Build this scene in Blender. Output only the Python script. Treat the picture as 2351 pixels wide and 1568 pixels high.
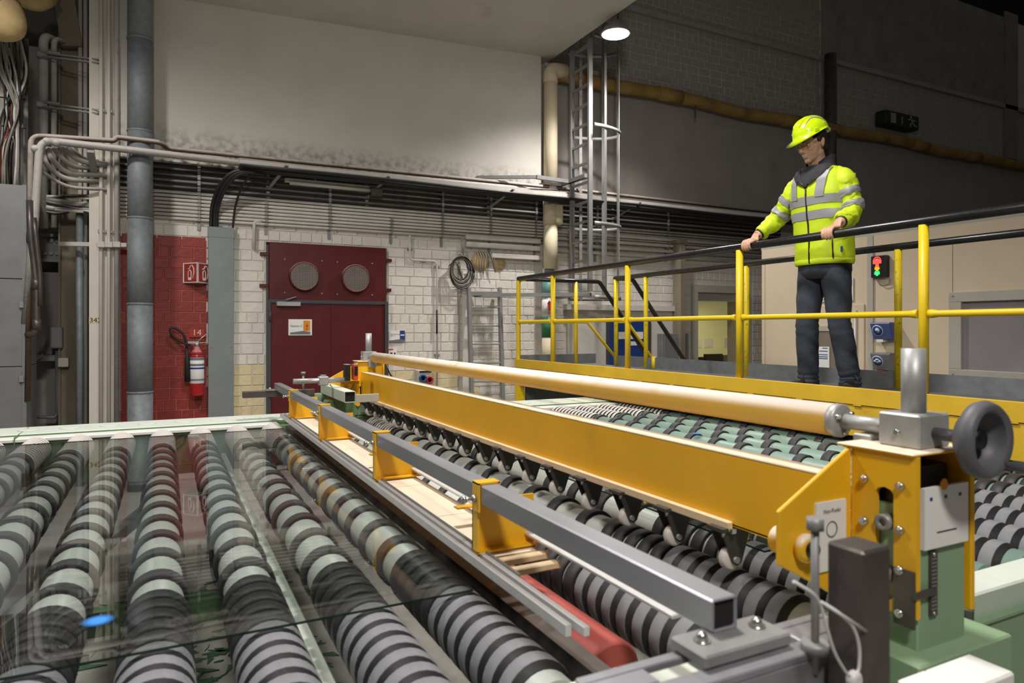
import bpy, bmesh, math, random
from mathutils import Vector, Matrix, noise
random.seed(7)
for o in list(bpy.data.objects): bpy.data.objects.remove(o)
SC = bpy.context.scene; COL = SC.collection
# ---------------------------------------------------------------- camera
F = 1567.33; CX = 1175.5; HY = 755.0; ZC = 1.7
TH = math.radians(26.91); S_, C_ = math.sin(TH), math.cos(TH)
cd = bpy.data.cameras.new('camera'); cam = bpy.data.objects.new('camera', cd); COL.objects.link(cam)
cd.lens = 24; cd.sensor_width = 36; cd.shift_y = -(784 - HY) / 2351; cd.clip_start = .05
cam.location = (0, 0, ZC); cam.rotation_euler = (math.radians(90), 0, -TH)
cd.dof.use_dof = True; cd.dof.focus_distance = 5.0; cd.dof.aperture_fstop = 4.5
SC.camera = cam
# ---------------------------------------------------------------- world, lamps, exposure
w = bpy.data.worlds.new('hall'); SC.world = w; w.use_nodes = True
w.node_tree.nodes['Background'].inputs[0].default_value = (1, .95, .92, 1)
w.node_tree.nodes['Background'].inputs[1].default_value = .055
def lamp(name, loc, power, size, col=(1, .96, .915), spot=None, aim=None, blend=.5):
    l = bpy.data.lights.new(name, 'SPOT' if spot else 'AREA'); l.energy = power; l.color = col
    if spot: l.spot_size = math.radians(spot); l.spot_blend = blend; l.shadow_soft_size = size
    else: l.shape = 'DISK'; l.size = size
    o = bpy.data.objects.new(name, l); COL.objects.link(o); o.location = loc
    if aim: o.rotation_euler = (Vector(aim) - Vector(loc)).to_track_quat('-Z', 'Y').to_euler()
    return o
lamp('overhead_light', (-1.9, 5.0, 5.3), 420, .25, spot=150, aim=(-1.2, 5.6, 0), blend=.5)
lamp('overhead_light', (1.3, 2.9, 5.9), 950, .3, spot=125, aim=(1.5, 3.1, 0), blend=.7)
lamp('overhead_light', (-.3, -1.6, 5.0), 620, .3, spot=120, aim=(1.6, 2.0, 1.2), blend=.6)  # added fill light behind the camera, brightens faces turned towards it
SC.view_settings.view_transform = 'Standard'; SC.view_settings.look = 'None'
SC.view_settings.exposure = 0.0; SC.view_settings.gamma = 1; SC.view_settings.use_curve_mapping = False

# ---------------------------------------------------------------- pixel -> plane helpers (positions on real planes)
def PY(px, py, Y):
    k = (px - CX) / F; d = Y / (C_ - k * S_)
    return Vector((d * (S_ + k * C_), Y, ZC - (py - HY) * d / F))
def PX(px, py, X):
    k = (px - CX) / F; d = X / (S_ + k * C_)
    return Vector((X, d * (C_ - k * S_), ZC - (py - HY) * d / F))
# ---------------------------------------------------------------- materials
def lin(h):
    if isinstance(h, str):
        h = [int(h[i:i + 2], 16) / 255 for i in (1, 3, 5)]
    return tuple(c / 12.92 if c <= .04045 else ((c + .055) / 1.055) ** 2.4 for c in h)
def pm(name, col, rough=.55, metal=0, var=.12, scale=6, dirt=None, damt=.5, dscale=3, bump=0, bscale=60, rnd=0, dust=None, dustamt=.7, coat=0, spec=.5, stretch=None, emit=0, dlo=.15, dhi=.6, soot=0):
    m = bpy.data.materials.new(name); m.use_nodes = True
    nt = m.node_tree; N = nt.nodes; L = nt.links; b = N['Principled BSDF']
    c = lin(col)
    tc = N.new('ShaderNodeTexCoord'); src = tc.outputs['Object']
    if stretch:
        mp = N.new('ShaderNodeMapping'); mp.inputs['Scale'].default_value = stretch; L.new(src, mp.inputs[0]); src = mp.outputs[0]
    def nz(sc, det=4):
        n = N.new('ShaderNodeTexNoise'); n.inputs['Scale'].default_value = sc; n.inputs['Detail'].default_value = det; L.new(src, n.inputs['Vector']); return n.outputs['Fac']
    def ramp(fac, lo, hi):
        r = N.new('ShaderNodeMapRange'); r.inputs[1].default_value = lo; r.inputs[2].default_value = hi; L.new(fac, r.inputs[0]); return r.outputs[0]
    def mix(fac, a, bb, typ='MIX'):
        x = N.new('ShaderNodeMix'); x.data_type = 'RGBA'; x.blend_type = typ
        for i, v in ((0, fac), (6, a), (7, bb)):
            if isinstance(v, (int, float)): x.inputs[i].default_value = v
            elif isinstance(v, tuple): x.inputs[i].default_value = v + (1,)
            else: L.new(v, x.inputs[i])
        return x.outputs[2]
    out = mix(ramp(nz(scale), .3, .7), tuple(x * (1 - var) for x in c), tuple(min(1, x * (1 + var)) for x in c))
    if dirt:
        out = mix(ramp(nz(dscale, 8), 1 - damt, 1 - damt + .25), out, lin(dirt))
    if rnd:
        oi = N.new('ShaderNodeObjectInfo'); hs = N.new('ShaderNodeMapRange'); hs.inputs[3].default_value = 1 - rnd; hs.inputs[4].default_value = 1 + rnd
        L.new(oi.outputs['Random'], hs.inputs[0])
        vm = N.new('ShaderNodeVectorMath'); vm.operation = 'SCALE'; L.new(out, vm.inputs[0]); L.new(hs.outputs[0], vm.inputs['Scale']); out = vm.outputs[0]
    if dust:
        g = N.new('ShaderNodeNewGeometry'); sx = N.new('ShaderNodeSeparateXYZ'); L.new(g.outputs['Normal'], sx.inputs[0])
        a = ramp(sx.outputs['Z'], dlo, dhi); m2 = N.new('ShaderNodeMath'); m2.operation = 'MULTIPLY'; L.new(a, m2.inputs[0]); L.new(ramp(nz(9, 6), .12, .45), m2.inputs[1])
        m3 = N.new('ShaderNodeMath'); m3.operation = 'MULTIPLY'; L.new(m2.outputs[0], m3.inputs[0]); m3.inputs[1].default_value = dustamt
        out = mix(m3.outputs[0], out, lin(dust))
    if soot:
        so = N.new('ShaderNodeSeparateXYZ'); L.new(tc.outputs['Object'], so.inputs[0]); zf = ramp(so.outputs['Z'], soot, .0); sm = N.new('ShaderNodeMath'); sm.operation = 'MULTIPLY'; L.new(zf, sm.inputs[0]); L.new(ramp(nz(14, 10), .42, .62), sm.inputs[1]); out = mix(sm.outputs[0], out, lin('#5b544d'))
    L.new(out, b.inputs['Base Color'])
    r2 = N.new('ShaderNodeMapRange'); r2.inputs[3].default_value = max(0, rough - .08); r2.inputs[4].default_value = min(1, rough + .1)
    L.new(nz(scale * 2.3), r2.inputs[0]); L.new(r2.outputs[0], b.inputs['Roughness'])
    b.inputs['Metallic'].default_value = metal; b.inputs['Specular IOR Level'].default_value = spec
    if coat: b.inputs['Coat Weight'].default_value = coat; b.inputs['Coat Roughness'].default_value = .12
    if bump:
        bp = N.new('ShaderNodeBump'); bp.inputs['Strength'].default_value = bump; bp.inputs['Distance'].default_value = .01
        L.new(nz(bscale, 6), bp.inputs['Height']); L.new(bp.outputs[0], b.inputs['Normal'])
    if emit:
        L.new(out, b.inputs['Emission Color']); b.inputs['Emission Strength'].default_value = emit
    return m
def glassmat(name, tint, ior=1.5, rough=0.0, tr=.9):
    m = bpy.data.materials.new(name); m.use_nodes = True; nt = m.node_tree; N = nt.nodes; L = nt.links
    for n in list(N): N.remove(n)
    o = N.new('ShaderNodeOutputMaterial'); mx = N.new('ShaderNodeMixShader'); t = N.new('ShaderNodeBsdfTransparent'); g = N.new('ShaderNodeBsdfGlossy'); f = N.new('ShaderNodeFresnel')
    gm = N.new('ShaderNodeNewGeometry'); mr = N.new('ShaderNodeMapRange'); mr.inputs[3].default_value = ior; mr.inputs[4].default_value = 1 / ior; L.new(gm.outputs['Backfacing'], mr.inputs[0]); L.new(mr.outputs[0], f.inputs['IOR']); t.inputs[0].default_value = lin(tint) + (1,); g.inputs['Roughness'].default_value = rough
    L.new(f.outputs[0], mx.inputs[0]); L.new(t.outputs[0], mx.inputs[1]); L.new(g.outputs[0], mx.inputs[2]); L.new(mx.outputs[0], o.inputs[0])
    return m
M = {}
def D(n, *a, **k): M[n] = pm(n, *a, **k)
D('white_brick', '#d9d3c9', .7, var=.05, scale=14, dirt='#b3a898', damt=.33, dscale=5, bump=.5, bscale=35, rnd=.05)
D('cream_brick', '#d8c79d', .7, var=.08, scale=10, dirt='#c2a875', damt=.4, dscale=4, bump=.5, bscale=35, rnd=.06)
D('red_brick', '#8c2c24', .5, var=.12, scale=9, dirt='#752520', damt=.35, dscale=5, bump=.5, bscale=30, rnd=.12)
D('grey_brick', '#a39c94', .8, var=.08, scale=9, dirt='#7d756c', damt=.35, dscale=3, bump=.5, bscale=30)
D('mortar_white', '#cec7bc', .85, var=.08, scale=20, bump=.4)
D('mortar_red', '#a0564c', .7, var=.2, scale=14, dirt='#a97a70', damt=.35, bump=.4)
D('mortar_grey', '#7d766e', .85, bump=.4)
D('plaster', '#c9c4bb', .85, var=.05, scale=2, dirt='#a39b8e', damt=.32, dscale=1.6, bump=.25, bscale=25)
D('plaster_grey', '#9a938d', .85, var=.08, scale=2, dirt='#7a726c', damt=.35, dscale=1.4, bump=.25, bscale=25)
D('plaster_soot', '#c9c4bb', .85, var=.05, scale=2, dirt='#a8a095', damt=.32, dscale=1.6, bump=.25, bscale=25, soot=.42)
D('soot', '#6f675e', .9, var=.2)
D('concrete', '#8f8a82', .85, var=.15, scale=3, dirt='#6c665e', damt=.4, dscale=2, bump=.3, bscale=30)
D('floor', '#a19d96', .75, var=.15, scale=3, dirt='#66625c', damt=.45, dscale=2.5, bump=.25, bscale=40)
D('dark_wall', '#756e66', .9, var=.2, scale=3, dirt='#38332e', damt=.45, dscale=1.5, bump=.3, bscale=20)
D('black_void', '#0c0b0a', .9, var=.1)
D('galv', '#7e8487', .58, metal=.2, var=.13, scale=18, dirt='#62686b', damt=.4, dscale=6)
D('galv_flat', '#82888a', .5, metal=.3, var=.06, scale=6)
D('steel_grey', '#8d8c8b', .5, metal=.3, var=.1, scale=10)
D('kick_grey', '#75797b', .5, metal=.3, var=.14, scale=14)
D('conduit_white', '#c4beb6', .6, var=.08, dust='#d6d1cb', scale=7)
D('conduit_dark', '#2c2a2a', .6, var=.2, dust='#a39d98', dustamt=.6, dlo=-.3, dhi=.3)
D('cable_black', '#1b1a1a', .5, var=.2, dust='#8d8782', dustamt=.6)
D('cable_grey', '#8a857d', .6, var=.15, dust='#bdb6ae')
D('cable_white', '#c8c4be', .5)
D('cable_orange', '#c8602f', .5)
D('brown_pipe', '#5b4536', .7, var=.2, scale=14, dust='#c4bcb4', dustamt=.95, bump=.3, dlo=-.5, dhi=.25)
D('grey_pipe', '#8f8b87', .65, var=.12, scale=12, dust='#d0cac4', dustamt=.9, bump=.3, dlo=-.4, dhi=.3)
D('cream_pipe', '#d2c4a6', .65, var=.08, scale=5, dirt='#a99a80', damt=.33, dscale=5)
D('insulation', '#c2a878', .75, var=.15, scale=5, dirt='#94784c', damt=.4, dscale=4, bump=.4, bscale=15)
D('ochre_pipe', '#9c7d42', .7, var=.2, scale=4, dirt='#5a4526', damt=.42, dscale=3)
D('column_brown', '#857a69', .8, var=.2, scale=5, dirt='#5e5446', damt=.4, stretch=(1, 1, .2))
D('column_white', '#d3ccc0', .75, var=.06, scale=4, dirt='#bfa982', damt=.3, dscale=2)
D('cabinet_grey', '#7f7f80', .5, metal=.2, var=.06, scale=8, dirt='#5f6061', damt=.35)
D('door_red', '#551418', .38, var=.1, scale=3, dirt='#400e11', damt=.35, dscale=3)
D('door_red_dusty', '#5c1d22', .55, var=.12, scale=4, dust='#b98f8d', dustamt=.7)
D('door_frame', '#3f4042', .5, var=.1)
D('mesh_grey', '#9a8f8a', .5, metal=.4)
D('hole_shade', '#1a1414', .9)  # near-black colour standing in for the shade inside openings
D('silver', '#b6b6b4', .35, metal=.5, var=.05)
D('alu', '#cbcbca', .4, metal=.2, var=.06, scale=20, dust='#d8d4d0', dustamt=.5)
D('bright_bolt', '#c9c9c4', .25, metal=.9)
D('white', '#e6e4df', .5, var=.03)
D('paper', '#e4e2de', .6, var=.02)
D('sign_blue', '#1f3f86', .45, var=.04)
D('sign_grey', '#6c7277', .5)
D('sign_orange', '#df8a1e', .5)
D('sign_red', '#a8281f', .45, var=.05)
D('sign_redbox', '#a5372c', .5, var=.05)
D('print_black', '#1c1c1e', .6)
D('print_red', '#b02020', .6)
D('cream_sign', '#d8c8a2', .6)
D('extinguisher', '#a81c22', .3, var=.06, dust='#d9a09a', dustamt=.6, coat=.4)
D('rubber', '#1e1d1e', .6, var=.15)
D('plat_yellow', '#e3c117', .42, var=.05, scale=6, dirt='#c9a412', damt=.35, dscale=4)
D('plat_yellow_chip', '#e3c614', .45, var=.05, scale=6, dirt='#3a3016', damt=.43, dscale=34)
D('fascia_yellow', '#d6ae2b', .5, var=.08, scale=4, dirt='#bd9426', damt=.38, dscale=3, bump=.1)
D('rail_black', '#1b1b1d', .28, var=.2, scale=20, dirt='#3c3c40', damt=.33, dscale=14)
D('deck', '#6b6d6f', .6, metal=.3, bump=.3)
D('mach_yellow', '#e4ad1a', .4, var=.05, scale=4, dirt='#c9962b', damt=.36, dscale=3, dust='#f0e2cf', dustamt=.9)  # top dust is real but also paints in whitening from overhead light
D('mach_yellow_clean', '#e8b01c', .38, var=.06, scale=6, dirt='#b9790a', damt=.33, dscale=6)
D('tube_yellow', '#d9ab45', .45, var=.06, scale=4, dirt='#cfa867', damt=.45, dscale=5, dust='#f3e9dd', dustamt=.95)  # dust on the tube top, thickened to carry the overhead highlight too
D('strip_cream', '#d8c09a', .5, var=.06)
D('mach_green', '#88a381', .5, var=.07, scale=5, dirt='#6a8a62', damt=.38, dscale=4)
D('mach_green_pale', '#bccbb7', .5, var=.07, scale=5, dirt='#d6dad0', damt=.42, dscale=3, dust='#dfe2da', dustamt=.6)
D('mach_green_dark', '#5a7a52', .55, var=.1, scale=6)
D('roller_tube', '#c6cbc4', .42, var=.05, scale=6); D('roller_teal', '#86a094', .42, var=.05, scale=6)
D('ring_black', '#232325', .6, var=.15, scale=30)
D('ring_worn', '#7b7c7f', .75, var=.14, scale=26, dirt='#a9a5a8', damt=.4, dscale=18, stretch=(1, .4, 1))
D('ring_dark', '#2d2c2f', .55, var=.15, scale=26); D('ring_mid', '#3f3e41', .65, var=.15, scale=26)
D('shaft', '#cdbfa8', .45, metal=.3)
D('red_rubber', '#b0524a', .6, var=.1, scale=7, dirt='#d8a49a', damt=.4, dscale=6)
D('steel_mill', '#a3a3a8', .38, metal=.6, var=.2, scale=6, dirt='#57524f', damt=.42, dscale=5, stretch=(1, .25, 1))
D('steel_dark', '#615a57', .42, metal=.6, var=.2, scale=8, dirt='#36302d', damt=.45, dscale=9)
D('plywood', '#e6d6bd', .65, var=.06, scale=5, stretch=(6, 1, 1))
D('caster_fork', '#4c4a49', .45, metal=.5, var=.15)
D('caster_wheel', '#d9d0c6', .5, var=.1, dirt='#b5836b', damt=.4, dscale=16)
D('gear_grey', '#a9a9a7', .45, metal=.4, var=.08, scale=20)
D('hand_grey', '#58585c', .5, var=.1)
D('oil_black', '#161414', .35)
D('zip_tie', '#d3d1cd', .4)
D('hose', '#8d9086', .6)
D('cabin', '#d2c0a6', .6, var=.03, scale=3, dirt='#bba688', damt=.3, dscale=1.5)
D('cabin_frame', '#b9b4a9', .45, metal=.2, var=.04)
D('cabin_dark', '#7c7062', .6)
D('office_wall_glow', '#cfcb9a', .8, var=.04, emit=.28)  # wall glows by itself to imitate the lit room
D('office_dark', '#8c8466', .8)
D('monitor', '#1d1e1c', .4)
D('blue_door', '#153a80', .45, var=.08)
D('ppe_blue', '#3a4a86', .35, var=.08)
D('ppe_clear', '#6f6f70', .25, var=.1)
D('exit_dark', '#26322c', .5); D('exit_pale', '#8f9a86', .6)
D('black_plastic', '#1c1b1b', .4)
D('orange_sensor', '#d2471e', .4)
D('socket_blue', '#1d4d8a', .4); D('socket_red', '#b3261f', .4)
D('spray_blue', '#2f86d8', .6)
D('shard', '#4f6e5c', .15, var=.4, scale=3)
M['glass'] = glassmat('glass', '#f5f7f6', 1.5)
M['glass_edge'] = pm('glass_edge', '#1d2e28', .15, var=.2)
M['pane'] = glassmat('pane', '#e6e4e0', 1.3); D('pane_haze', '#8d868a', .25, var=.1, scale=2)  # grey cabin pane has reflection and haze put into its colour
def emis(n, c, s):
    m = bpy.data.materials.new(n); m.use_nodes = True; b = m.node_tree.nodes['Principled BSDF']; b.inputs['Base Color'].default_value = lin(c) + (1,)
    b.inputs['Emission Color'].default_value = lin(c) + (1,); b.inputs['Emission Strength'].default_value = s; M[n] = m
emis('led_red', '#ff4038', 2.2); emis('led_amber', '#f7a71c', .9); emis('led_green', '#2fe06a', 2.0); emis('lamp_glow', '#fff6ee', 30)
# ---------------------------------------------------------------- mesh builder
def vec(p): return Vector(p)
class MB:
    def __init__(s): s.v = []; s.f = []; s.m = []; s.sm = []; s.cur = 0
    def face(s, idx, sm=False): s.f.append(tuple(idx)); s.m.append(s.cur); s.sm.append(sm)
    def add(s, pts): n = len(s.v); s.v += [Vector(p) for p in pts]; return n
    def mat(s, i): s.cur = i; return s
    def obox(s, c, ax, ay, az):
        c, ax, ay, az = map(vec, (c, ax, ay, az)); n = s.add([c + ax * i + ay * j + az * k for k in (-1, 1) for j in (-1, 1) for i in (-1, 1)])
        for q in ((0, 2, 3, 1), (4, 5, 7, 6), (0, 1, 5, 4), (2, 6, 7, 3), (0, 4, 6, 2), (1, 3, 7, 5)): s.face([n + i for i in q])
        return s
    def box(s, x0, x1, y0, y1, z0, z1):
        return s.obox(((x0 + x1) / 2, (y0 + y1) / 2, (z0 + z1) / 2), (abs(x1 - x0) / 2, 0, 0), (0, abs(y1 - y0) / 2, 0), (0, 0, abs(z1 - z0) / 2))
    def bar(s, p0, p1, w, h, up=(0, 0, 1)):
        p0, p1 = vec(p0), vec(p1); d = p1 - p0; sd = d.cross(vec(up)).normalized(); u = sd.cross(d).normalized()
        return s.obox((p0 + p1) / 2, d / 2, sd * w / 2, u * h / 2)
    def loft(s, rings, cap0=True, cap1=True, sm=True, closed=True):
        k = len(rings[0]); st = [s.add(r) for r in rings]
        for a, b in zip(st, st[1:]):
            for i in range(k if closed else k - 1):
                j = (i + 1) % k; s.face((a + i, a + j, b + j, b + i), sm)
        if cap0: s.face([st[0] + i for i in reversed(range(k))])
        if cap1: s.face([st[-1] + i for i in range(k)])
        return s
    def tube(s, pts, r, n=10, cap=True, close=False):
        pts = [vec(p) for p in pts]; rr = r if isinstance(r, (list, tuple)) else [r] * len(pts)
        t0 = (pts[1] - pts[0]).normalized(); a = t0.orthogonal().normalized()
        if abs(t0.z) < .9: a = (Vector((0, 0, 1)) - t0 * t0.z).normalized()
        rings = []; prev = t0
        for i, p in enumerate(pts):
            t = ((pts[min(i + 1, len(pts) - 1)] - p).normalized() + (p - pts[max(i - 1, 0)]).normalized())
            t = t.normalized() if t.length > 1e-6 else prev
            a = (a - t * a.dot(t)).normalized(); b = t.cross(a); prev = t
            rings.append([p + a * math.cos(2 * math.pi * q / n) * rr[i] + b * math.sin(2 * math.pi * q / n) * rr[i] for q in range(n)])
        if close: rings.append(rings[0])
        return s.loft(rings, cap and not close, cap and not close)
    def cyl(s, p0, p1, r, r1=None, n=16): return s.tube([p0, p1], [r, r if r1 is None else r1], n)
    def lathe(s, prof, o, axis, n=24, cap=True):
        o = vec(o); ax = vec(axis).normalized(); a = ax.orthogonal().normalized(); b = ax.cross(a)
        return s.loft([[o + ax * h + (a * math.cos(2 * math.pi * q / n) + b * math.sin(2 * math.pi * q / n)) * max(r, 1e-4) for q in range(n)] for r, h in prof], cap, cap)
    def prism(s, poly, o, u, v, wv):
        o, u, v, wv = map(vec, (o, u, v, wv)); k = len(poly)
        n = s.add([o + u * a + v * b for a, b in poly] + [o + u * a + v * b + wv for a, b in poly])
        s.face([n + i for i in range(k)][::-1]); s.face([n + k + i for i in range(k)])
        for i in range(k): j = (i + 1) % k; s.face((n + i, n + j, n + k + j, n + k + i))
        return s
    def ell(s, c, r, n=14, m=9, rot=None):
        c = vec(c); rings = []
        for i in range(1, m):
            t = math.pi * i / m
            ring = [Vector((r[0] * math.sin(t) * math.cos(2 * math.pi * q / n), r[1] * math.sin(t) * math.sin(2 * math.pi * q / n), -r[2] * math.cos(t))) for q in range(n)]
            rings.append([c + (rot @ p if rot else p) for p in ring])
        st = len(s.v); s.loft(rings, False, False)
        for sg, off in ((-1, st), (1, st + (m - 2) * n)):
            p = Vector((0, 0, sg * r[2])); t = s.add([c + (rot @ p if rot else p)])
            for q in range(n):
                j = (q + 1) % n; s.face((off + j, off + q, t) if sg < 0 else (off + q, off + j, t), True)
        return s
    def text(s, body, size, o, u, v, align='CENTER', depth=.0015):
        c = bpy.data.curves.new('t', 'FONT'); c.body = body; c.size = size; c.align_x = align; c.align_y = 'CENTER'; c.resolution_u = 2
        ob = bpy.data.objects.new('t', c); COL.objects.link(ob); bpy.context.view_layer.update()
        me = bpy.data.meshes.new_from_object(ob.evaluated_get(bpy.context.evaluated_depsgraph_get()))
        o, u, v = vec(o), vec(u).normalized(), vec(v).normalized(); wv = u.cross(v) * depth
        n = s.add([o + u * p.co.x + v * p.co.y + wv for p in me.vertices])
        for p in me.polygons: s.face([n + i for i in p.vertices])
        bpy.data.objects.remove(ob); bpy.data.curves.remove(c); bpy.data.meshes.remove(me); return s
    def mesh(s, name, mats, bevel=0, seg=1, origin=None):
        me = bpy.data.meshes.new(name); o = vec(origin) if origin is not None else Vector((0, 0, 0))
        me.from_pydata([p - o for p in s.v], [], s.f)
        for m in (mats if isinstance(mats, (list, tuple)) else [mats]): me.materials.append(M[m] if isinstance(m, str) else m)
        me.polygons.foreach_set('material_index', s.m); me.polygons.foreach_set('use_smooth', s.sm)
        bm = bmesh.new(); bm.from_mesh(me)
        if bevel:
            es = [e for e in bm.edges if len(e.link_faces) == 2 and e.calc_face_angle(0) > .6]
            bmesh.ops.bevel(bm, geom=es, offset=bevel, segments=seg, affect='EDGES', profile=.5)
        bmesh.ops.recalc_face_normals(bm, faces=bm.faces)
        bm.to_mesh(me); bm.free(); me.update(); return me
WL = {}                                              # world location of every object (roots are unrotated while building)
def put(o, name, parent, wloc, label=None, cat=None, group=None, kind=None):
    COL.objects.link(o); WL[o] = Vector(wloc)
    if parent: o.parent = parent; o.location = WL[o] - WL[parent]
    else: o.location = WL[o]
    if label: o['label'] = label
    if cat: o['category'] = cat
    if group: o['group'] = group
    if kind: o['kind'] = kind
    return o
def B(name, mb, mats, parent=None, label=None, cat=None, group=None, kind=None, bevel=0, seg=1):
    xs = [p.x for p in mb.v]; ys = [p.y for p in mb.v]; zs = [p.z for p in mb.v]
    c = Vector(((min(xs) + max(xs)) / 2, (min(ys) + max(ys)) / 2, min(zs)))
    return put(bpy.data.objects.new(name, mb.mesh(name, mats, bevel, seg, c)), name, parent, c, label, cat, group, kind)
def T(name, loc, label=None, cat=None, group=None, kind=None):
    o = bpy.data.objects.new(name, None); o.empty_display_size = .1
    return put(o, name, None, loc, label, cat, group, kind)
def arc(c, r, a0, a1, u, v, n=6):
    c, u, v = vec(c), vec(u), vec(v)
    return [c + u * r * math.cos(a0 + (a1 - a0) * i / n) + v * r * math.sin(a0 + (a1 - a0) * i / n) for i in range(n + 1)]
def fillet(pts, r, n=5):
    pts = [vec(p) for p in pts]; out = [pts[0]]
    for a, b, c in zip(pts, pts[1:], pts[2:]):
        d0 = (a - b); d1 = (c - b); rr = min(r, d0.length * .49, d1.length * .49); p = b + d0.normalized() * rr; q = b + d1.normalized() * rr
        for i in range(n + 1):
            t = i / n; out.append(p * (1 - t) ** 2 + b * 2 * t * (1 - t) + q * t * t)
    return out + [pts[-1]]
def copy_tree(o, wloc, parent=None):
    c = o.copy(); COL.objects.link(c); WL[c] = Vector(wloc); c.parent = parent; c.location = WL[c] - (WL[parent] if parent else Vector((0, 0, 0)))
    for ch in [x for x in list(WL) if x.parent == o]: copy_tree(ch, WL[ch] - WL[o] + WL[c], c)
    return c
X3, Y3, Z3 = Vector((1, 0, 0)), Vector((0, 1, 0)), Vector((0, 0, 1))
# ================================================================ the hall: floor, walls, soffit, columns
YW = 8.6
ST = 'structure'
B('floor', MB().box(-9, 22, -4, 12, -.1, 0), 'floor', kind=ST)
wall = B('wall_back', MB().box(-.72, 1.07, YW, YW + .3, 0, 3.6).box(1.07, 2.55, YW, YW + .3, 2.74, 3.6).box(2.55, 4.9, YW, YW + .3, 0, 3.6)
         .box(4.9, 7.72, YW, YW + .3, 0, 3.6).box(7.72, 8.72, YW, YW + .3, 2.32, 3.6).box(8.72, 22, YW, YW + .3, 0, 3.6)
         .box(4.9, 22, YW, YW + .3, 3.6, 10.5), 'mortar_white', kind=ST)
B('red_mortar', MB().box(-.44, .46, YW - .003, YW + .01, .6, 2.715), 'mortar_red', wall)
CH = .123
def brick_mb(L, h=CH, c=(0, 0, 0), out=.010):
    a, b, e = L / 2 - .004, h / 2 - .004, .006; c = vec(c); m = MB(); m2 = [(-a, 0, -b), (a, 0, -b), (a, 0, b), (-a, 0, b), (-a + e, -out, -b + e), (a - e, -out, -b + e), (a - e, -out, b - e), (-a + e, -out, b - e)]
    m.add([c + vec(p) for p in m2])
    for q in ((4, 5, 6, 7), (0, 1, 5, 4), (1, 2, 6, 5), (2, 3, 7, 6), (3, 0, 4, 7)): m.face(q)
    return m
def brick_rows(x0, x1, z0, z1, holes=()):
    n = int(round((z1 - z0) / CH)); out = []
    for i in range(n):
        z = z0 + (i + .5) * CH; L = .25 if i % 2 == 0 else .125
        if i % 5 == 3: L = .25
        x = x0 - (.125 if i % 4 == 0 else .06 if i % 4 == 1 else 0) - .03
        while x < x1:
            Lx = L * (1 if random.random() > .12 else .5 if L > .2 else 2)
            a, b = max(x, x0), min(x + Lx, x1); x += Lx
            segs = [(a, b)]
            for (hx0, hx1, hz0, hz1) in holes:
                if hz0 < z < hz1:
                    ns = []
                    for (p, q) in segs:
                        if q <= hx0 or p >= hx1: ns.append((p, q))
                        else:
                            if p < hx0: ns.append((p, hx0))
                            if q > hx1: ns.append((hx1, q))
                    segs = ns
            out += [(p, q, z) for p, q in segs if q - p > .035]
    return out
bk = brick_rows(-.43, 4.72, .66, 2.98, [(1.06, 2.56, 0, 2.78)])
def bmat(x, z):
    if x < .46 and z < 2.71: return 'red_brick'
    if .46 < x < 1.08 and z < 1.26: return 'cream_brick'
    if 2.5 < x < 4.0 and z < 1.15 and random.random() < .5: return 'cream_brick'
    return 'white_brick'
bk = [(p, q, z, bmat((p + q) / 2, z)) for p, q, z in bk]
vis = [b for b in bk if not (.44 < b[0] and b[1] < .70) and not (b[1] < -.12 and b[0] > -.36)]
vis.sort(key=lambda b: ((b[0] + b[1]) / 2 - 1.2) * .4 - (b[1] - b[0]))
single = set(vis[:296]); cache = {}
rest = {}
for b in bk:
    p, q, z, mt = b; L = round(q - p, 3)
    if b in single:
        if (L, mt) not in cache: cache[(L, mt)] = brick_mb(L).mesh('brick', mt)
        put(bpy.data.objects.new('brick', cache[(L, mt)]), 'brick', wall, ((p + q) / 2, YW + random.uniform(-.002, .003), z))
    else:
        r = rest.setdefault(mt, MB()); n = len(r.v); bb = brick_mb(L, c=((p + q) / 2, YW + random.uniform(-.002, .003), z)); r.v += bb.v
        for f in bb.f: r.face([n + i for i in f])
for mt, r in rest.items(): B('brickwork', r, mt, wall, kind='stuff')
def field(rows, mt, nm, lab=None):
    r = MB()
    for p, q, z in rows:
        n = len(r.v); bb = brick_mb(q - p, c=((p + q) / 2, YW + random.uniform(-.002, .002), z), out=.007); r.v += bb.v
        for f in bb.f: r.face([n + i for i in f])
    return B(nm, r, mt, wall, kind='stuff')
field(brick_rows(5.02, 8.98, .66, 2.9, [(5.3, 7.28, 0, 2.1), (7.74, 8.96, 0, 2.47)]) + brick_rows(9.0, 10.5, .66, 2.9), 'white_brick', 'brickwork')
field(brick_rows(4.95, 10.7, 5.5, 6.61) + brick_rows(11.1, 17.6, 5.5, 6.61) + brick_rows(4.95, 10.7, 6.68, 10.0), 'grey_brick', 'brickwork')
# smooth plaster fields over the brickwork
B('wall_upper', MB().box(-.45, 4.74, YW - .17, YW, 3.55, 5.62), 'plaster_soot', kind=ST)
B('wall_plaster', MB().box(4.9, 22, YW - .03, YW, 3.3, 5.5), 'plaster_grey', kind=ST)
B('trim_3', MB().box(4.9, 22, YW - .06, YW, 6.60, 6.69), 'grey_brick', kind=ST)
B('wall_concrete', MB().box(11.12, 16.6, YW - .03, YW, 6.69, 8.62), 'concrete', kind=ST)
B('trim_4', MB().box(10.72, 11.1, YW - .05, YW, 5.5, 10), 'concrete', kind=ST)
B('wall_dark_opening', MB().box(11.12, 22, YW - .02, YW, 8.62, 10.5), 'black_void', kind=ST)  # black sheet stands in for the darkness of an opening
B('trim_5', MB().box(16.6, 17.1, YW - .06, YW, 5.5, 8.75), 'concrete', kind=ST)
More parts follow.
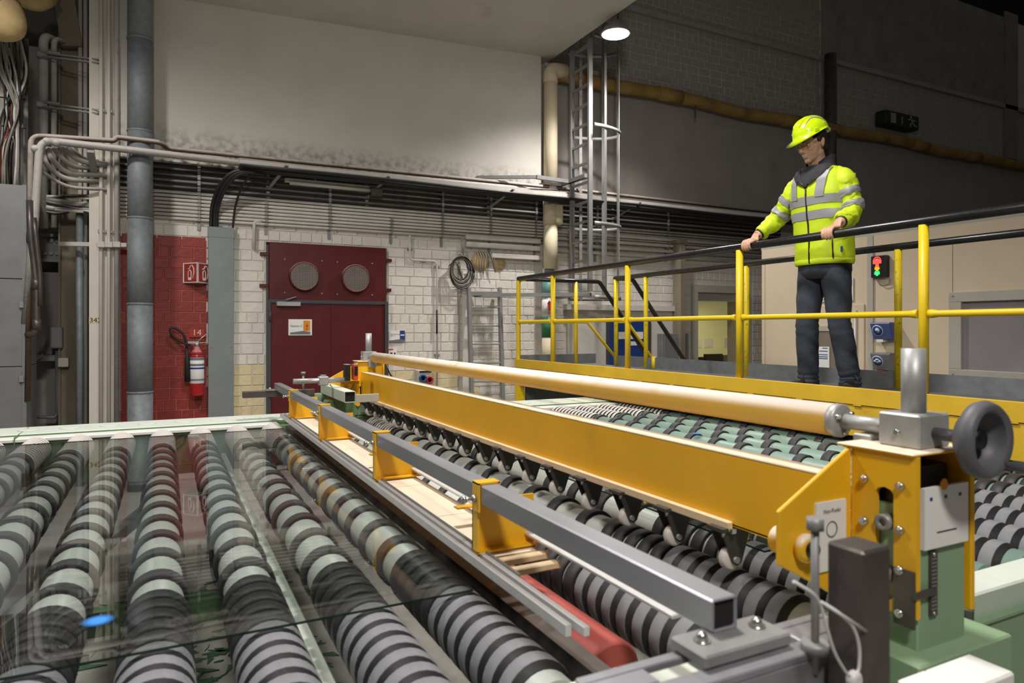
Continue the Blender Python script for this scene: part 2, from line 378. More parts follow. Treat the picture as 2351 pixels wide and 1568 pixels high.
# soffit slab that carries the upper floor
m = MB(); zl, zr = 5.33, 5.56
n = m.add([(-3.2, 6.45, zl - .14), (4.93, 6.45, zr), (4.93, YW, zr), (-3.2, YW, zl - .14), (-3.2, 6.45, 7.5), (4.93, 6.45, 7.5), (4.93, YW, 7.5), (-3.2, YW, 7.5)])
for q in ((0, 3, 2, 1), (4, 5, 6, 7), (0, 1, 5, 4), (1, 2, 6, 5), (2, 3, 7, 6), (3, 0, 4, 7)): m.face([n + i for i in q])
m2 = MB(); n = m2.add([(.0, 6.45, 5.35), (4.93, 6.45, 5.56), (4.93, YW, 5.56), (.0, YW, 5.35), (.0, 6.45, 7.5), (4.93, 6.45, 7.5), (4.93, YW, 7.5), (.0, YW, 7.5)])
for q in ((0, 3, 2, 1), (4, 5, 6, 7), (0, 1, 5, 4), (1, 2, 6, 5), (2, 3, 7, 6), (3, 0, 4, 7)): m2.face([n + i for i in q])
B('ceiling', m2, 'plaster', kind=ST)
# white column with the alcove behind it
B('column', MB().box(-.72, -.44, YW - .15, YW + .3, 0, 9), 'column_white', kind=ST, label='white painted concrete column beside the red brick panel')
B('wall_left', MB().box(-4.5, -.72, 9.6, 9.8, 0, 9).box(-.75, -.72, 8.95, 9.8, 0, 9), 'dark_wall', kind=ST)
B('wall_left_panel', MB().box(-2.2, -1.06, 9.4, 9.6, .2, 2.35).box(-2.6, -1.1, 9.35, 9.6, 3.3, 4.9), 'plaster_grey', kind=ST)
# far side walls of the hall, out of frame
B('wall_right', MB().box(21.9, 22.1, -4, 9, 0, 10.5), 'dark_wall', kind=ST)
# steel stanchions and beams in the alcove
for (a, b, y0, wid, top, mt, lab) in ((140, 200, 9.05, 0, 7.5, 'column_brown', 'brown dusty steel column standing in the pipe alcove'),):
    p, q = PY(a, 700, y0), PY(b, 700, y0)
    c = T('steel_column', ((p.x + q.x) / 2, y0, 0), lab, 'column')
    B('web', MB().box(p.x, q.x, y0, y0 + .06, 0, 6.2), mt, c)
    B('flange', MB().box(p.x - .02, p.x, y0 - .05, y0 + .2, 0, 6.2), mt, c); B('flange', MB().box(q.x, q.x + .015, y0 - .05, y0 + .2, 0, 6.2), mt, c)
a, b = PY(128, 0, 8.9), PY(165, 105, 8.9)
B('slanted_beam', MB().bar((a.x, 8.9, a.z + .6), (b.x, 8.95, b.z), .2, .12, up=(0, 1, 0)), 'column_brown', label='brown steel beam slanting down in the top corner of the alcove', cat='beam', bevel=.004)
# bolted cross beam and diagonal brace between cabinet and brown column
cb = T('cross_beam', PY(120, 590, 9.2), 'grey bolted cross beam between the steel cabinet and the brown column', 'beam')
p, q = PY(85, 540, 9.2), PY(142, 600, 9.2)
B('web', MB().box(p.x, q.x + .02, 9.2, 9.25, q.z, p.z), 'cabinet_grey', cb)
for zz in (p.z, q.z): B('flange', MB().box(p.x, q.x + .02, 9.12, 9.25, zz - .015, zz + .015), 'cabinet_grey', cb)
for py in (553, 582):
    for px in (105, 118, 132): c = PY(px, py, 9.2); B('bolt', MB().cyl(c, c - Y3 * .03, .022, n=8), 'steel_grey', cb)
p, q = PY(84, 495, 9.15), PY(140, 530, 9.15)
B('diagonal_brace', MB().bar(p, q, .06, .1, up=(0, 1, 0)), 'column_brown', label='dark diagonal brace beside the brown column', cat='brace')
p, q = PY(62, 815, 9.2), PY(146, 828, 9.2)
B('cable_ledge', MB().box(p.x, q.x, 9.1, 9.4, q.z, p.z), 'cabinet_grey', label='grey metal ledge low in the pipe alcove', cat='ledge', bevel=.005)
# ================================================================ things on the back wall
# red steel double door with ventilated transom
door = T('door_1', (1.81, YW, 0), kind=ST)
yd = YW - .045
B('transom_panel', MB().box(1.10, 2.52, yd - .012, YW + .02, 2.03, 2.735), 'door_red', door, bevel=.003)
B('frame', MB().box(1.07, 1.115, yd - .03, YW + .05, 0, 2.05).box(2.505, 2.55, yd - .03, YW + .05, 0, 2.05).box(1.116, 2.504, yd - .03, YW + .05, 2.011, 2.05), 'door_frame', door)
for a, b in ((1.117, 1.838), (1.842, 2.503)):
    lf = B('leaf', MB().box(a, b, yd - .01, YW + .02, .02, 2.005), 'door_red', door, bevel=.004)
for z in (.95, 1.85): B('hinge', MB().cyl((1.105, yd - .04, z - .06), (1.105, yd - .04, z + .06), .014), 'door_frame', door)
B('astragal', MB().box(1.83, 1.86, yd - .02, yd - .01, .02, 2.0), 'door_red', door)
for px, py in ((697, 635), (815, 640)):
    c = PY(px, py, yd - .012); v = B('vent', MB().lathe([(.178, 0), (.176, -.06), (.165, -.075), (.158, -.062)], (c.x, c.y, c.z), (0, 1, 0), 32, cap=False), 'door_red_dusty', door)
    g = MB()
    for i in range(-9, 10):
        s = .0165 * i; h = math.sqrt(max(0, .16 ** 2 - s * s))
        g.bar((c.x + s, c.y - .062, c.z - h), (c.x + s, c.y - .062, c.z + h), .006, .006, up=(0, 1, 0)); g.bar((c.x - h, c.y - .064, c.z + s), (c.x + h, c.y - .064, c.z + s), .006, .006, up=(0, 1, 0))
    B('grille', g, 'mesh_grey', v); B('duct_shadow', MB().cyl((c.x, c.y - .012, c.z), (c.x, c.y - .03, c.z), .16, n=24), 'hole_shade', v)
    for sx in (-.22, .22):
        for sz in (-.2, .2): B('rivet', MB().ell((c.x + sx, c.y, c.z + sz), (.011, .008, .011), 8, 5), 'steel_grey', door)
for px, py in ((607, 583), (606, 656), (890, 598), (889, 666)):
    c = PY(px, py, YW - .03); B('strap', MB().box(c.x - .05, c.x + .05, YW - .05, YW, c.z - .02, c.z + .02), 'door_red', door, bevel=.003)
c0, c1 = PY(635, 692, yd - .05), PY(690, 703, yd - .05)
cl = B('door_closer', MB().box(c0.x, c1.x, yd - .07, yd - .01, c1.z, c0.z), 'silver', door, bevel=.005)
B('arm', MB().bar((c0.x + .1, yd - .08, c0.z + .02), (c0.x + .22, yd - .05, c0.z + .06), .03, .012), 'steel_grey', cl)
# sign on the door
def plate(name, px0, py0, px1, py1, Y, mat, label, cat, t=.008, group=None, bevel=.001):
    a, b = PY(px0, py0, Y), PY(px1, py1, Y); az = PY((px0 + px1) / 2, py0, Y).z; bz = PY((px0 + px1) / 2, py1, Y).z
    o = B(name, MB().box(a.x, b.x, Y - t, Y, bz, az), mat, None, label, cat, group, bevel=bevel); return o, a.x, b.x, bz, az, Y - t
def rect(o, nm, x0, x1, z0, z1, y, mat): return B(nm, MB().box(x0, x1, y - .0015, y, z0, z1), mat, o)
YD = yd - .012
o, x0, x1, z0, z1, y = plate('door_sign', 662, 733, 716, 770, YD, 'paper', 'white paper sign reading Station C with lightning bolt on the red door', 'sign'); wd = x1 - x0; h = z1 - z0
rect(o, 'orange_field', x0 + wd * .63, x0 + wd * .92, z0 + h * .28, z0 + h * .92, y, 'sign_orange')
B('lettering', MB().text('Station C', h * .19, (x0 + wd * .34, y, z0 + h * .58), X3, Z3), 'print_black', o)
B('grey_band', MB().prism([(.07, .06), (.93, .06), (.93, .22), (.63, .28), (.07, .18)], (x0, y, z0), X3 * wd, Z3 * h, -Y3 * .002), 'sign_grey', o)
B('lightning_bolt', MB().prism([(.84, .86), (.72, .56), (.79, .58), (.76, .38), (.73, .40), (.76, .31), (.81, .42), (.785, .40), (.84, .66), (.77, .63)], (x0, y - .0015, z0), X3 * wd, Z3 * h, -Y3 * .0015), 'sign_red', o)
o, x0, x1, z0, z1, y = plate('wall_sign', 893, 759, 929, 785, YW - .022, 'paper', 'small white and blue wall sign between red door and stepped conduit', 'sign'); wd = x1 - x0; h = z1 - z0
rect(o, 'blue_field', x0 + wd * .68, x1, z0 + h * .2, z1, y, 'sign_blue'); B('grey_band', MB().prism([(0, 0), (1, 0), (1, .2), (.68, .24), (0, .12)], (x0, y, z0), X3 * wd, Z3 * h, -Y3 * .002), 'sign_grey', o)
B('lettering', MB().text('Niederspannungs-\nstation C', h * .13, (x0 + wd * .06, y, z0 + h * .62), X3, Z3, 'LEFT'), 'print_black', o)
B('emblem', MB().box(x0 + wd * .72, x0 + wd * .96, y - .004, y - .0015, z0 + h * .55, z0 + h * .66), 'paper', o)
o, x0, x1, z0, z1, y = plate('paper_notice', 892, 801, 911, 820, YW - .022, 'paper', 'tiny white paper notice with red heading below the blue sign', 'notice'); wd = x1 - x0; h = z1 - z0
rect(o, 'red_heading', x0, x0 + wd * .55, z0 + h * .86, z1, y, 'print_red'); rect(o, 'symbol', x0 + .02, x0 + .05, z0 + .04, z0 + .06, y, 'print_black'); rect(o, 'symbol', x0 + .07, x0 + .09, z0 + .02, z0 + .06, y, 'print_black')
# extinguisher corner
hs = T('extinguisher_sign', PY(448, 650, YW - .02), 'angled red sign box with white extinguisher pictogram on red bricks', 'sign')
a, b = PY(420, 604, YW - .02), PY(476, 652, YW - .02); xm = PY(453, 620, YW - .2)
zt, zb = a.z + .0, PY(448, 650, YW - .05).z
B('body', MB().prism([(a.x, YW - .02), (xm.x, YW - .20), (b.x + .03, YW - .02)], (0, 0, zb), X3, Y3, Z3 * (zt - zb)), 'paper', hs)
for (p, q, nn) in (((a.x, YW - .02), (xm.x, YW - .20), 0), ((xm.x, YW - .20), (b.x + .03, YW - .02), 1)):
    p, q = Vector((p[0], p[1], zb)), Vector((q[0], q[1], zb)); u = (q - p); nrm = Vector((u.y, -u.x, 0)).normalized()
    un = u.normalized(); L = u.length; hh = zt - zb; off = nrm * .003
    B('red_field', MB().prism([(.05 * L + .012, .05 * hh), (.96 * L, .05 * hh), (.96 * L, .95 * hh), (.05 * L + .012, .95 * hh)], p + off, un, Z3, nrm * .001), 'sign_redbox', hs)
    g = MB(); o2 = p + off + nrm * .002
    g.tube([o2 + un * (L * x) + Z3 * (hh * z) for x, z in ((.40, .14), (.60, .14), (.60, .55), (.5, .64), (.40, .55), (.40, .14))], .005, 6); g.prism([(.42 * L, .15 * hh), (.58 * L, .15 * hh), (.58 * L, .26 * hh), (.42 * L, .26 * hh)], o2, un, Z3, nrm * .001)
    pts = [o2 + un * (L * x) + Z3 * (hh * z) for x, z in ((.36, .68), (.5, .72), (.55, .84), (.68, .85), (.78, .7), (.8, .5), (.7, .2))]
    g.tube(pts, .0055, 6)
    B('pictogram', g, 'paper', hs)
B('number_plate', MB().box(PY(434, 755, YW).x, PY(470, 755, YW).x, YW - .03, YW - .018, PY(450, 774, YW).z, PY(450, 756, YW).z), 'sign_red', None, 'red number plate reading 14 above the fire extinguisher', 'sign')
_o = [x for x in WL if x.name.startswith('number_plate')][0]; c = PY(452, 764, YW - .031)
B('lettering', MB().text('14', .1, c, X3, Z3), 'cream_sign', _o)
ex = T('fire_extinguisher', PY(452, 910, YW - .1), 'red fire extinguisher with black hose and horn hung on red bricks', 'extinguisher')
yc = YW - .12; b0 = PY(452, 908, yc); t0 = PY(452, 800, yc); r = .074; H = t0.z - b0.z
B('cylinder', MB().lathe([(.01, 0), (r * .95, .0), (r, .02), (r, H - .1), (r * .92, H - .055), (r * .6, H - .02), (.03, H), (.025, H + .02)], b0, Z3, 24), 'extinguisher', ex)
B('valve', MB().cyl(b0 + Z3 * (H + .02), b0 + Z3 * (H + .07), .02).box(b0.x - .12, b0.x + .02, yc - .015, yc + .015, b0.z + H + .055, b0.z + H + .08), 'silver', ex)
B('lever', MB().tube([b0 + Z3 * (H + .07) + X3 * .0, b0 + Z3 * (H + .12) + X3 * .05, b0 + Z3 * (H + .17) + X3 * .11], .006, 6).tube([b0 + Z3 * (H + .06), b0 + Z3 * (H + .065) + X3 * .11], .006, 6), 'silver', ex)
hp = [PY(px, py, yc - .02) for px, py in ((437, 792), (420, 788), (400, 775), (390, 760), (392, 752), (402, 753), (420, 765), (428, 782), (429, 800))]
B('hose', MB().tube(fillet(hp, .05), .013, 8), 'rubber', ex)
B('horn', MB().tube([PY(429, 800, yc - .02), PY(430, 820, yc - .02), PY(430, 824, yc - .02), PY(431, 876, yc - .02)], [.02, .02, .028, .034], 10), 'rubber', ex)
lb = MB(); lb.lathe([(r + .001, 0), (r + .002, .001), (r + .002, .29), (r + .001, .291)], b0 + Z3 * .14, Z3, 24, cap=False)
lab = B('label_wrap', lb, 'paper', ex)
for z, hh, mt in ((.40, .03, 'sign_grey'), (.335, .025, 'sign_grey'), (.30, .02, 'sign_blue'), (.17, .02, 'sign_grey')):
    B('print_band', MB().lathe([(r + .003, 0), (r + .003, hh)], b0 + Z3 * z, Z3, 24, cap=False), mt, lab)
B('bracket', MB().lathe([(r + .006, 0), (r + .006, .02)], b0 + Z3 * .47, Z3, 24, cap=False).box(b0.x - .03, b0.x + .03, yc + r - .01, YW - .012, b0.z + .46, b0.z + .5), 'sign_red', ex)
# 342 tag on column
o, x0, x1, z0, z1, y = plate('number_tag', 204, 729, 229, 742, YW - .15, 'cream_sign', 'cream tag reading 342 on the white column', 'sign', t=.003)
B('lettering', MB().text('342', .072, ((x0 + x1) / 2 + .01, y, (z0 + z1) / 2), X3, Z3), 'print_black', o)
# galvanised riser
gp = PY(322, 700, 8.22)
rs = T('galvanised_riser', (gp.x, gp.y, 0), 'large galvanised vent pipe running up past the red bricks', 'pipe')
zj = [0] + [PY(322, y, 8.22).z for y in (900, 698, 502, 303, 92)] + [8]
for a, b in zip(zj, zj[1:]): B('pipe_section', MB().cyl((gp.x, gp.y, a), (gp.x, gp.y, b), .122, n=28), 'galv', rs)
for z in zj[1:-1]: B('joint_ring', MB().lathe([(.121, -.012), (.129, -.008), (.129, .008), (.121, .012)], (gp.x, gp.y, z), Z3, 28, cap=False), 'galv', rs)
for z in (.9, 3.3): B('wall_bracket', MB().box(gp.x - .04, gp.x + .04, gp.y + .1, YW - .012, z, z + .04), 'galv', rs)
zb = PY(322, 362, 8.22).z
B('branch_seam', MB().tube(arc((gp.x, gp.y - .124, zb - .05), .1, .2, math.pi - .2, X3, Z3, 10), .006, 6), 'galv', rs)
# thin vertical conduits up the column
for i, px in enumerate((232, 250, 268)):
    p = PY(px, 700, YW - .19)
    t = T('riser_conduit', (p.x, p.y, 0), 'thin dusty vertical conduit strapped to the white column', 'conduit', 'vertical conduits on the white column')
    B('tube', MB().cyl((p.x, p.y, 0), (p.x, p.y, 8), .019 if i < 2 else .026, n=10), 'column_white' if i < 2 else 'grey_pipe', t)
    for z in (2.72, 4.0): B('clip', MB().box(p.x - .03, p.x + .03, p.y, YW - .15, z, z + .03), 'steel_grey', t)
# galvanised cable duct with cables
a, b = PY(478, 520, YW - .1), PY(537, 520, YW - .1)
du = T('cable_duct', ((a.x + b.x) / 2, YW - .05, 0), 'flat grey sheet metal cable duct beside the red bricks', 'duct')
B('cover', MB().box(a.x, b.x, YW - .1, YW - .02, 0, a.z), 'galv_flat', du, bevel=.003)
B('cap_strip', MB().box(a.x - .003, b.x + .003, YW - .104, YW - .02, PY(500, 545, YW - .1).z, a.z + .002), 'galv_flat', du, bevel=.002)
for px in (486, 531): c = PY(px, 797, YW - .1); B('screw', MB().ell(c, (.01, .006, .01), 8, 5), 'steel_grey', du)
yt = 8.2; cabs = [((484, 518), (486, 470), (505, 420), (540, 389)), ((492, 518), (493, 475), (512, 425), (545, 392)), ((497, 518), (498, 478), (518, 428), (552, 394)), ((534, 520), (540, 470), (556, 425), (583, 392))]
for i, cb in enumerate(cabs):
    pts = [PY(px, py, YW - .06 if j == 0 else YW - .1 if j == 1 else yt + .1 if j == 2 else yt - .02) for j, (px, py) in enumerate(cb)]
    pts = [pts[0] - Z3 * .3] + pts + [pts[-1] + X3 * .25 + Z3 * .0]
    B('black_cable', MB().tube(fillet(pts, .25, 6), .02 if i < 3 else .012, 8), 'cable_black', None, 'black cable curving from the cable tray down into the duct', 'cable', 'cables dropping into the duct')
# horizontal conduit bank
LX, RX = -.66, 9.6
for i in range(5):
    z = 1.7 + 1.85 - i * .066
    B('black_conduit', MB().tube([(LX, YW - .06, z), (3.0, YW - .06, z + .0), (RX, YW - .06, z)], .024, 8), 'conduit_dark', None, 'dusty black conduit in the upper rows along the back wall', 'conduit', 'black conduits along the back wall')
for i in range(8):
    z = 1.7 + 1.535 - i * .042
    B('white_conduit', MB().tube([(LX, YW - .05, z), (RX if i < 6 else 5.0, YW - .05, z)], .0165, 8), 'conduit_white', None, 'thin white conduit in the lower rows along the back wall', 'conduit', 'white conduits along the back wall')
for i, (pa, pb) in enumerate(((1070, 1240), (1070, 1240), (1128, 1240))):
    zz = (1.17, 1.09, .95)[i] + 1.7; zz = PY(1150, (549, 566, 588)[i], YW - .07).z
    B('cable_trunking', MB().box(PY(pa, 560, YW - .07).x, PY(pb, 560, YW - .07).x, YW - .1, YW - .02, zz - .032, zz + .032), 'conduit_white', None, 'short white box trunking under the conduits beside the cable coil', 'trunking', 'white trunking lengths', bevel=.006)
for i in range(4):
    z = PY(1500, (548, 562, 575, 588)[i], YW - .06).z
    B('white_conduit', MB().tube([(5.05, YW - .06, z), (9.4, YW - .06, z)], .025, 8), 'conduit_white', None, 'thick white conduit behind the caged ladder', 'conduit', 'thick white conduits behind the ladder')
for px, top, bot in ((457, 385, 527), (612, 458, 538), (758, 418, 548), (900, 500, 558), (1017, 440, 566), (1128, 455, 590), (1232, 470, 600), (1372, 470, 600), (1535, 490, 600)):
    c = PY(px, top, YW - .085); zb = PY(px, bot, YW - .085).z
    s = T('clamp_strip', (c.x, YW - .08, zb), 'vertical slotted clamp strip holding the conduit bank on the wall', 'bracket', 'conduit clamp strips')
    B('rail', MB().box(c.x - .018, c.x + .018, YW - .02, YW - .002, zb, c.z + .02), 'steel_grey', s)
    z = 1.7 + 1.535
    for i in range(8):
        if zb + .03 < z - i * .042 < c.z: B('clamp', MB().box(c.x - .016, c.x + .016, YW - .075, YW - .02, z - i * .042 - .017, z - i * .042 + .017), 'steel_grey', s)
    for i in range(5):
        zz = 1.7 + 1.85 - i * .066
        if zb < zz < c.z + .03: B('clamp', MB().box(c.x - .016, c.x + .016, YW - .092, YW - .02, zz - .027, zz + .027), 'steel_grey', s)
# two process pipes along the wall
zbp = PY(350, 330, 8.3).z
pts = [PY(70, 1000, 8.0)] ; top = PY(80, 312, 8.0)
pts = [(top.x - .05, 8.0, 1.0), (top.x - .03, 8.0, top.z), PY(262, 321, 8.22) - Y3 * .0]
p1, p2, p3 = PY(262, 323, 8.1), PY(268, 315, 8.1), PY(370, 327, 8.1); p4 = PY(385, 341, 8.2)
pts = [Vector((top.x - .06, 8.0, 1.0)), Vector((top.x - .03, 8.0, top.z)), p1, p2, p3, p4, Vector((4.95, 8.33, zbp)), Vector((10.2, 8.33, zbp - .02))]
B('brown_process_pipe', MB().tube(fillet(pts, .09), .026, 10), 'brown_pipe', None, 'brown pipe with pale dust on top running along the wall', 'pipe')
a, b = PY(85, 800, 8.0), PY(93, 322, 8.0)
pts = [Vector((b.x - .13, 8.02, 1.75)), PY(80, 500, 7.98), Vector((b.x, 7.98, b.z)), PY(348, 350, 8.02), PY(548, 374, 8.2), Vector((4.9, 8.22, PY(548, 374, 8.2).z + .05))]
wp = B('grey_process_pipe', MB().tube(fillet(pts, .12), .036, 10), 'grey_pipe', None, 'pale grey dusty pipe bending down at the alcove corner', 'pipe')
for px, py in ((82, 342), (108, 325), (130, 328)): c = PY(px, py, 7.98); B('collar', MB().ell(c, (.043, .043, .04), 12, 8), 'grey_pipe', wp)
B('support_bracket', MB().bar(PY(208, 345, 8.0), PY(216, 395, 8.4), .06, .05), 'steel_grey', None, 'small angle bracket under the pale grey pipe', 'bracket')
# cable tray
zt = PY(800, 400, 8.2).z
tr = T('cable_tray', (4.5, 8.2, zt - .1), 'long cable tray with black cables along the upper wall', 'cable tray')
x0 = PY(548, 385, yt).x
B('tray_edge', MB().box(x0, 10.2, yt - .1, yt - .09, zt - .03, zt + .02).box(x0, 10.2, yt + .12, yt + .13, zt - .03, zt + .02), 'conduit_white', tr)
B('tray_base', MB().box(x0, 10.2, yt - .1, yt + .13, zt - .035, zt - .03), 'steel_grey', tr)
for i, (dy, dz, rr) in enumerate(((-.13, -.05, .022), (-.06, -.065, .024), (.0, -.065, .022), (.06, -.06, .022), (-.05, .02, .02), (.02, .015, .022), (.08, .02, .018))):
    pts = [(x0 + (10.2 - x0) * t / 14, yt + dy + .01 * math.sin(t * 1.3 + i), zt + dz + .008 * math.sin(t + 2 * i)) for t in range(15)]
    B('cable', MB().tube(pts, rr, 8), 'cable_black' if i < 4 else 'cable_grey', tr)
for px in (657, 890, 1175, 1465):
    c = PY(px, 410, yt - .1)
    B('tray_arm', MB().bar((c.x, yt - .16, zt - .01), (c.x - .14, YW - .04, zt - .2), .04, .012).bar((c.x - .14, YW - .05, zt - .3), (c.x - .14, YW - .05, zt - .02), .04, .03, up=(0, 1, 0)), 'steel_grey', tr)
lt = T('tube_light', PY(760, 415, 8.35), 'unlit dusty tube light fitting below the cable tray', 'lamp')
p, q = PY(665, 408, 8.35), PY(850, 425, 8.35)
B('tube', MB().cyl((p.x, 8.35, zt - .14), (q.x, 8.35, zt - .14), .02), 'conduit_white', lt); B('housing', MB().box(p.x - .05, q.x + .12, 8.36, 8.42, zt - .125, zt - .08), 'conduit_white', lt, bevel=.004); B('end_holder', MB().box(q.x, q.x + .14, 8.3, 8.4, zt - .2, zt - .1), 'steel_dark', lt)
B('hanging_strap', MB().bar((p.x + .3, 8.39, zt - .1), (p.x + .3, 8.39, zt), .02, .01, up=(0, 1, 0)), 'steel_grey', lt)
# thin conduit that steps round the door, small hooked pipe, black rod
B('stepped_conduit', MB().tube(fillet([PY(px, py, YW - .04) for px, py in ((941, 537), (941, 597), (1003, 600), (1003, 900))], .06), .014, 8), 'conduit_white', None, 'thin white conduit stepping sideways above the socket box', 'conduit')
_sc = [x for x in WL if x.name.startswith('stepped_conduit')][0]
for px, py in ((941, 572), (975, 598), (1003, 612), (1003, 815)): c = PY(px, py, YW - .03); B('clip', MB().box(c.x - .035, c.x + .035, YW - .045, YW - .012, c.z - .012, c.z + .012), 'steel_grey', _sc)
B('hooked_pipe', MB().tube(fillet([PY(px, py, YW - .05) for px, py in ((602, 508), (584, 508), (583, 572))], .05), .02, 8), 'conduit_white', None, 'short white hooked pipe beside the sheet metal duct', 'pipe')
B('black_rod', MB().cyl(PY(1003, 712, YW - .06), PY(1003, 766, YW - .06), .012, n=8), 'rubber', None, 'black sleeve on the white conduit near the ladder', 'sleeve')
# corner trim and white strip left of the ladder
x = PY(1052, 800, YW - .02).x
B('trim_1', MB().box(x, x + .03, YW - .03, YW, .6, 2.6), 'plaster_grey', kind=ST); B('trim_2', MB().box(x + .05, x + .16, YW - .06, YW, .6, 2.45), 'plaster', kind=ST)
# cable coil
co = T('cable_coil', PY(1057, 650, YW - .06), 'coil of black and white cable hanging on the wall', 'cable coil'); c = PY(1057, 618, YW - .08)
for i in range(6):
    r = .125 + .013 * i; pts = [(c.x + r * .92 * math.cos(t * math.pi / 12), c.y - .012 * i + .01 * math.sin(t + i), c.z - .01 * i + r * 1.15 * math.sin(t * math.pi / 12)) for t in range(24)]
    B('loop', MB().tube(pts + pts[:1], .009, 6), 'cable_black' if i % 2 == 0 or i == 5 else 'cable_grey', co)
for dx in (-.05, 0, .05):
    B('lead', MB().tube(fillet([c + Vector((dx * .6, -.03, .12)), c + Vector((dx, -.04, .22)), PY(1063 + dx * 60, 590, YW - .06), PY(1062 + dx * 40, 545, YW - .06)], .1), .008, 6), 'cable_grey', co)
B('loose_end', MB().tube(fillet([c + Vector((.02, -.04, -.14)), c + Vector((-.1, -.05, .12)), c + Vector((-.18, -.03, .03))], .1), .006, 6), 'cable_black', co)
# wall opening with loose cables
oc = T('cable_outlet', PY(1110, 610, YW - .02), 'patched wall opening with loose cable ends under the trunking', 'cable outlet')
for px, py, w_, h_ in ((1103, 600, .13, .16), (1146, 604, .1, .09)): c = PY(px, py, YW - .022); B('plaster_patch', MB().lathe([(.001, -.012), (w_, -.006), (w_ * 1.05, .01)], c, Y3, 9), 'insulation', oc)
for i in range(7):
    a = PY(1094 + i * 6, 578, YW - .05); b = PY(1098 + i * 7 + random.uniform(-6, 6), 612 + random.uniform(-5, 18), YW - .09)
    B('wire', MB().tube(fillet([a, a + Vector((.01, -.05, -.06)), b], .05), .007, 6), 'cable_grey', oc)
# leaning ladder
ld = T('leaning_ladder', PY(1110, 930, YW - .3), 'grey aluminium ladder leaning on the white bricks', 'ladder')
for pa, pb in ((1075, 1087), (1146, 1158)):
    a, b = PY(pa + 1, 660, YW - .12), PY(pb, 1050, YW - .3); d_ = (b - a); b = a + d_ * ((a.z - .02) / (a.z - b.z)); B('stile', MB().bar(a, b, .045, .07, up=(0, 1, 0)), 'steel_grey', ld, bevel=.006)
for i, py in enumerate((674, 706, 748, 790, 833, 876, 915)):
    t = (py - 660) / 390; yy = YW - .12 - .18 * t; a, b = PY(1076 + 12 * t, py, yy), PY(1148 + 12 * t, py, yy)
    B('rung', MB().bar(a, b, .045, .022 if i else .06), 'steel_grey', ld, bevel=.004)
# socket box
sb = T('socket_box', PY(973, 880, YW - .1), 'wall socket box with blue and red industrial sockets', 'socket'); a, b = PY(958, 850, YW - .12), PY(993, 890, YW - .12)
B('housing', MB().box(a.x, b.x, YW - .12, YW, b.z - .1, a.z), 'cabin_frame', sb, bevel=.01); B('lid_slot', MB().box(a.x + .03, b.x - .02, YW - .13, YW - .12, a.z - .03, a.z - .01), 'black_plastic', sb)
for px, mt in ((969, 'socket_blue'), (984, 'socket_red')):
    c = PY(px, 868 + (px > 975) * 4, YW - .12); B('socket', MB().lathe([(.045, 0), (.05, -.05), (.036, -.055), (.03, -.02)], c, Y3, 16).lathe([(.001, -.056), (.02, -.056)], c, Y3, 10), mt, sb)
# cream downpipe with marker bands
c = PY(1264, 400, 8.38); dp = T('cream_downpipe', (c.x, c.y, 0), 'cream insulated downpipe next to the caged ladder', 'pipe')
zt_, zm, zb_ = PY(1264, 172, 8.38).z, PY(1264, 520, 8.38).z, PY(1264, 618, 8.38).z
el = fillet([Vector((c.x, c.y, zt_ - .12)), Vector((c.x, c.y, zt_ + .08)), Vector((c.x + .25, c.y, zt_ + .08))], .2)
B('elbow', MB().tube(el, .105, 18), 'cream_pipe', dp)
for a, b, rr in ((zm + .36, zt_ - .1, .1), (zm + .02, zm + .37, .108), (zb_, zm + .03, .102)): B('pipe_section', MB().cyl((c.x, c.y, a), (c.x, c.y, b), rr, n=20), 'cream_pipe', dp)
B('saddle', MB().box(c.x - .02, c.x + .16, c.y - .1, c.y + .1, zm + .02, zm + .32), 'cream_pipe', dp, bevel=.03, seg=2)
B('hanger', MB().box(c.x - .16, c.x + .12, c.y - .12, c.y + .15, zm + .56, zm + .6), 'steel_dark', dp)
c2 = PY(1258, 700, 8.42); r2 = .085
B('core_pipe', MB().cyl((c2.x, c2.y, 0), (c2.x, c2.y, zb_ + .03), r2, n=18), 'steel_grey', dp)
M['marker_teal'] = pm('marker_teal', '#5f8f80', .5); M['marker_green'] = pm('marker_green', '#2f6b45', .5)
for y0, y1, mt in ((645, 683, 'marker_teal'), (688, 727, 'paper'), (728, 774, 'marker_green'), (776, 850, 'cream_pipe')):
    B('marker_band', MB().cyl((c2.x, c2.y, PY(1258, y1, 8.42).z), (c2.x, c2.y, PY(1258, y0, 8.42).z), r2 + .003, n=18), mt, dp)
zz = PY(1258, 705, 8.33).z
B('arrow', MB().prism([(-.02, -.05), (.02, -.05), (.02, .04), (.04, .04), (0, .1), (-.04, .04), (-.02, .04)], (c2.x - .03, c2.y - r2 - .006, zz), X3, Z3, -Y3 * .003), 'sign_red', dp)
B('lettering', MB().text('H', .07, (c2.x - .03, c2.y - r2 - .008, zz - .09), X3, Z3), 'print_red', dp)
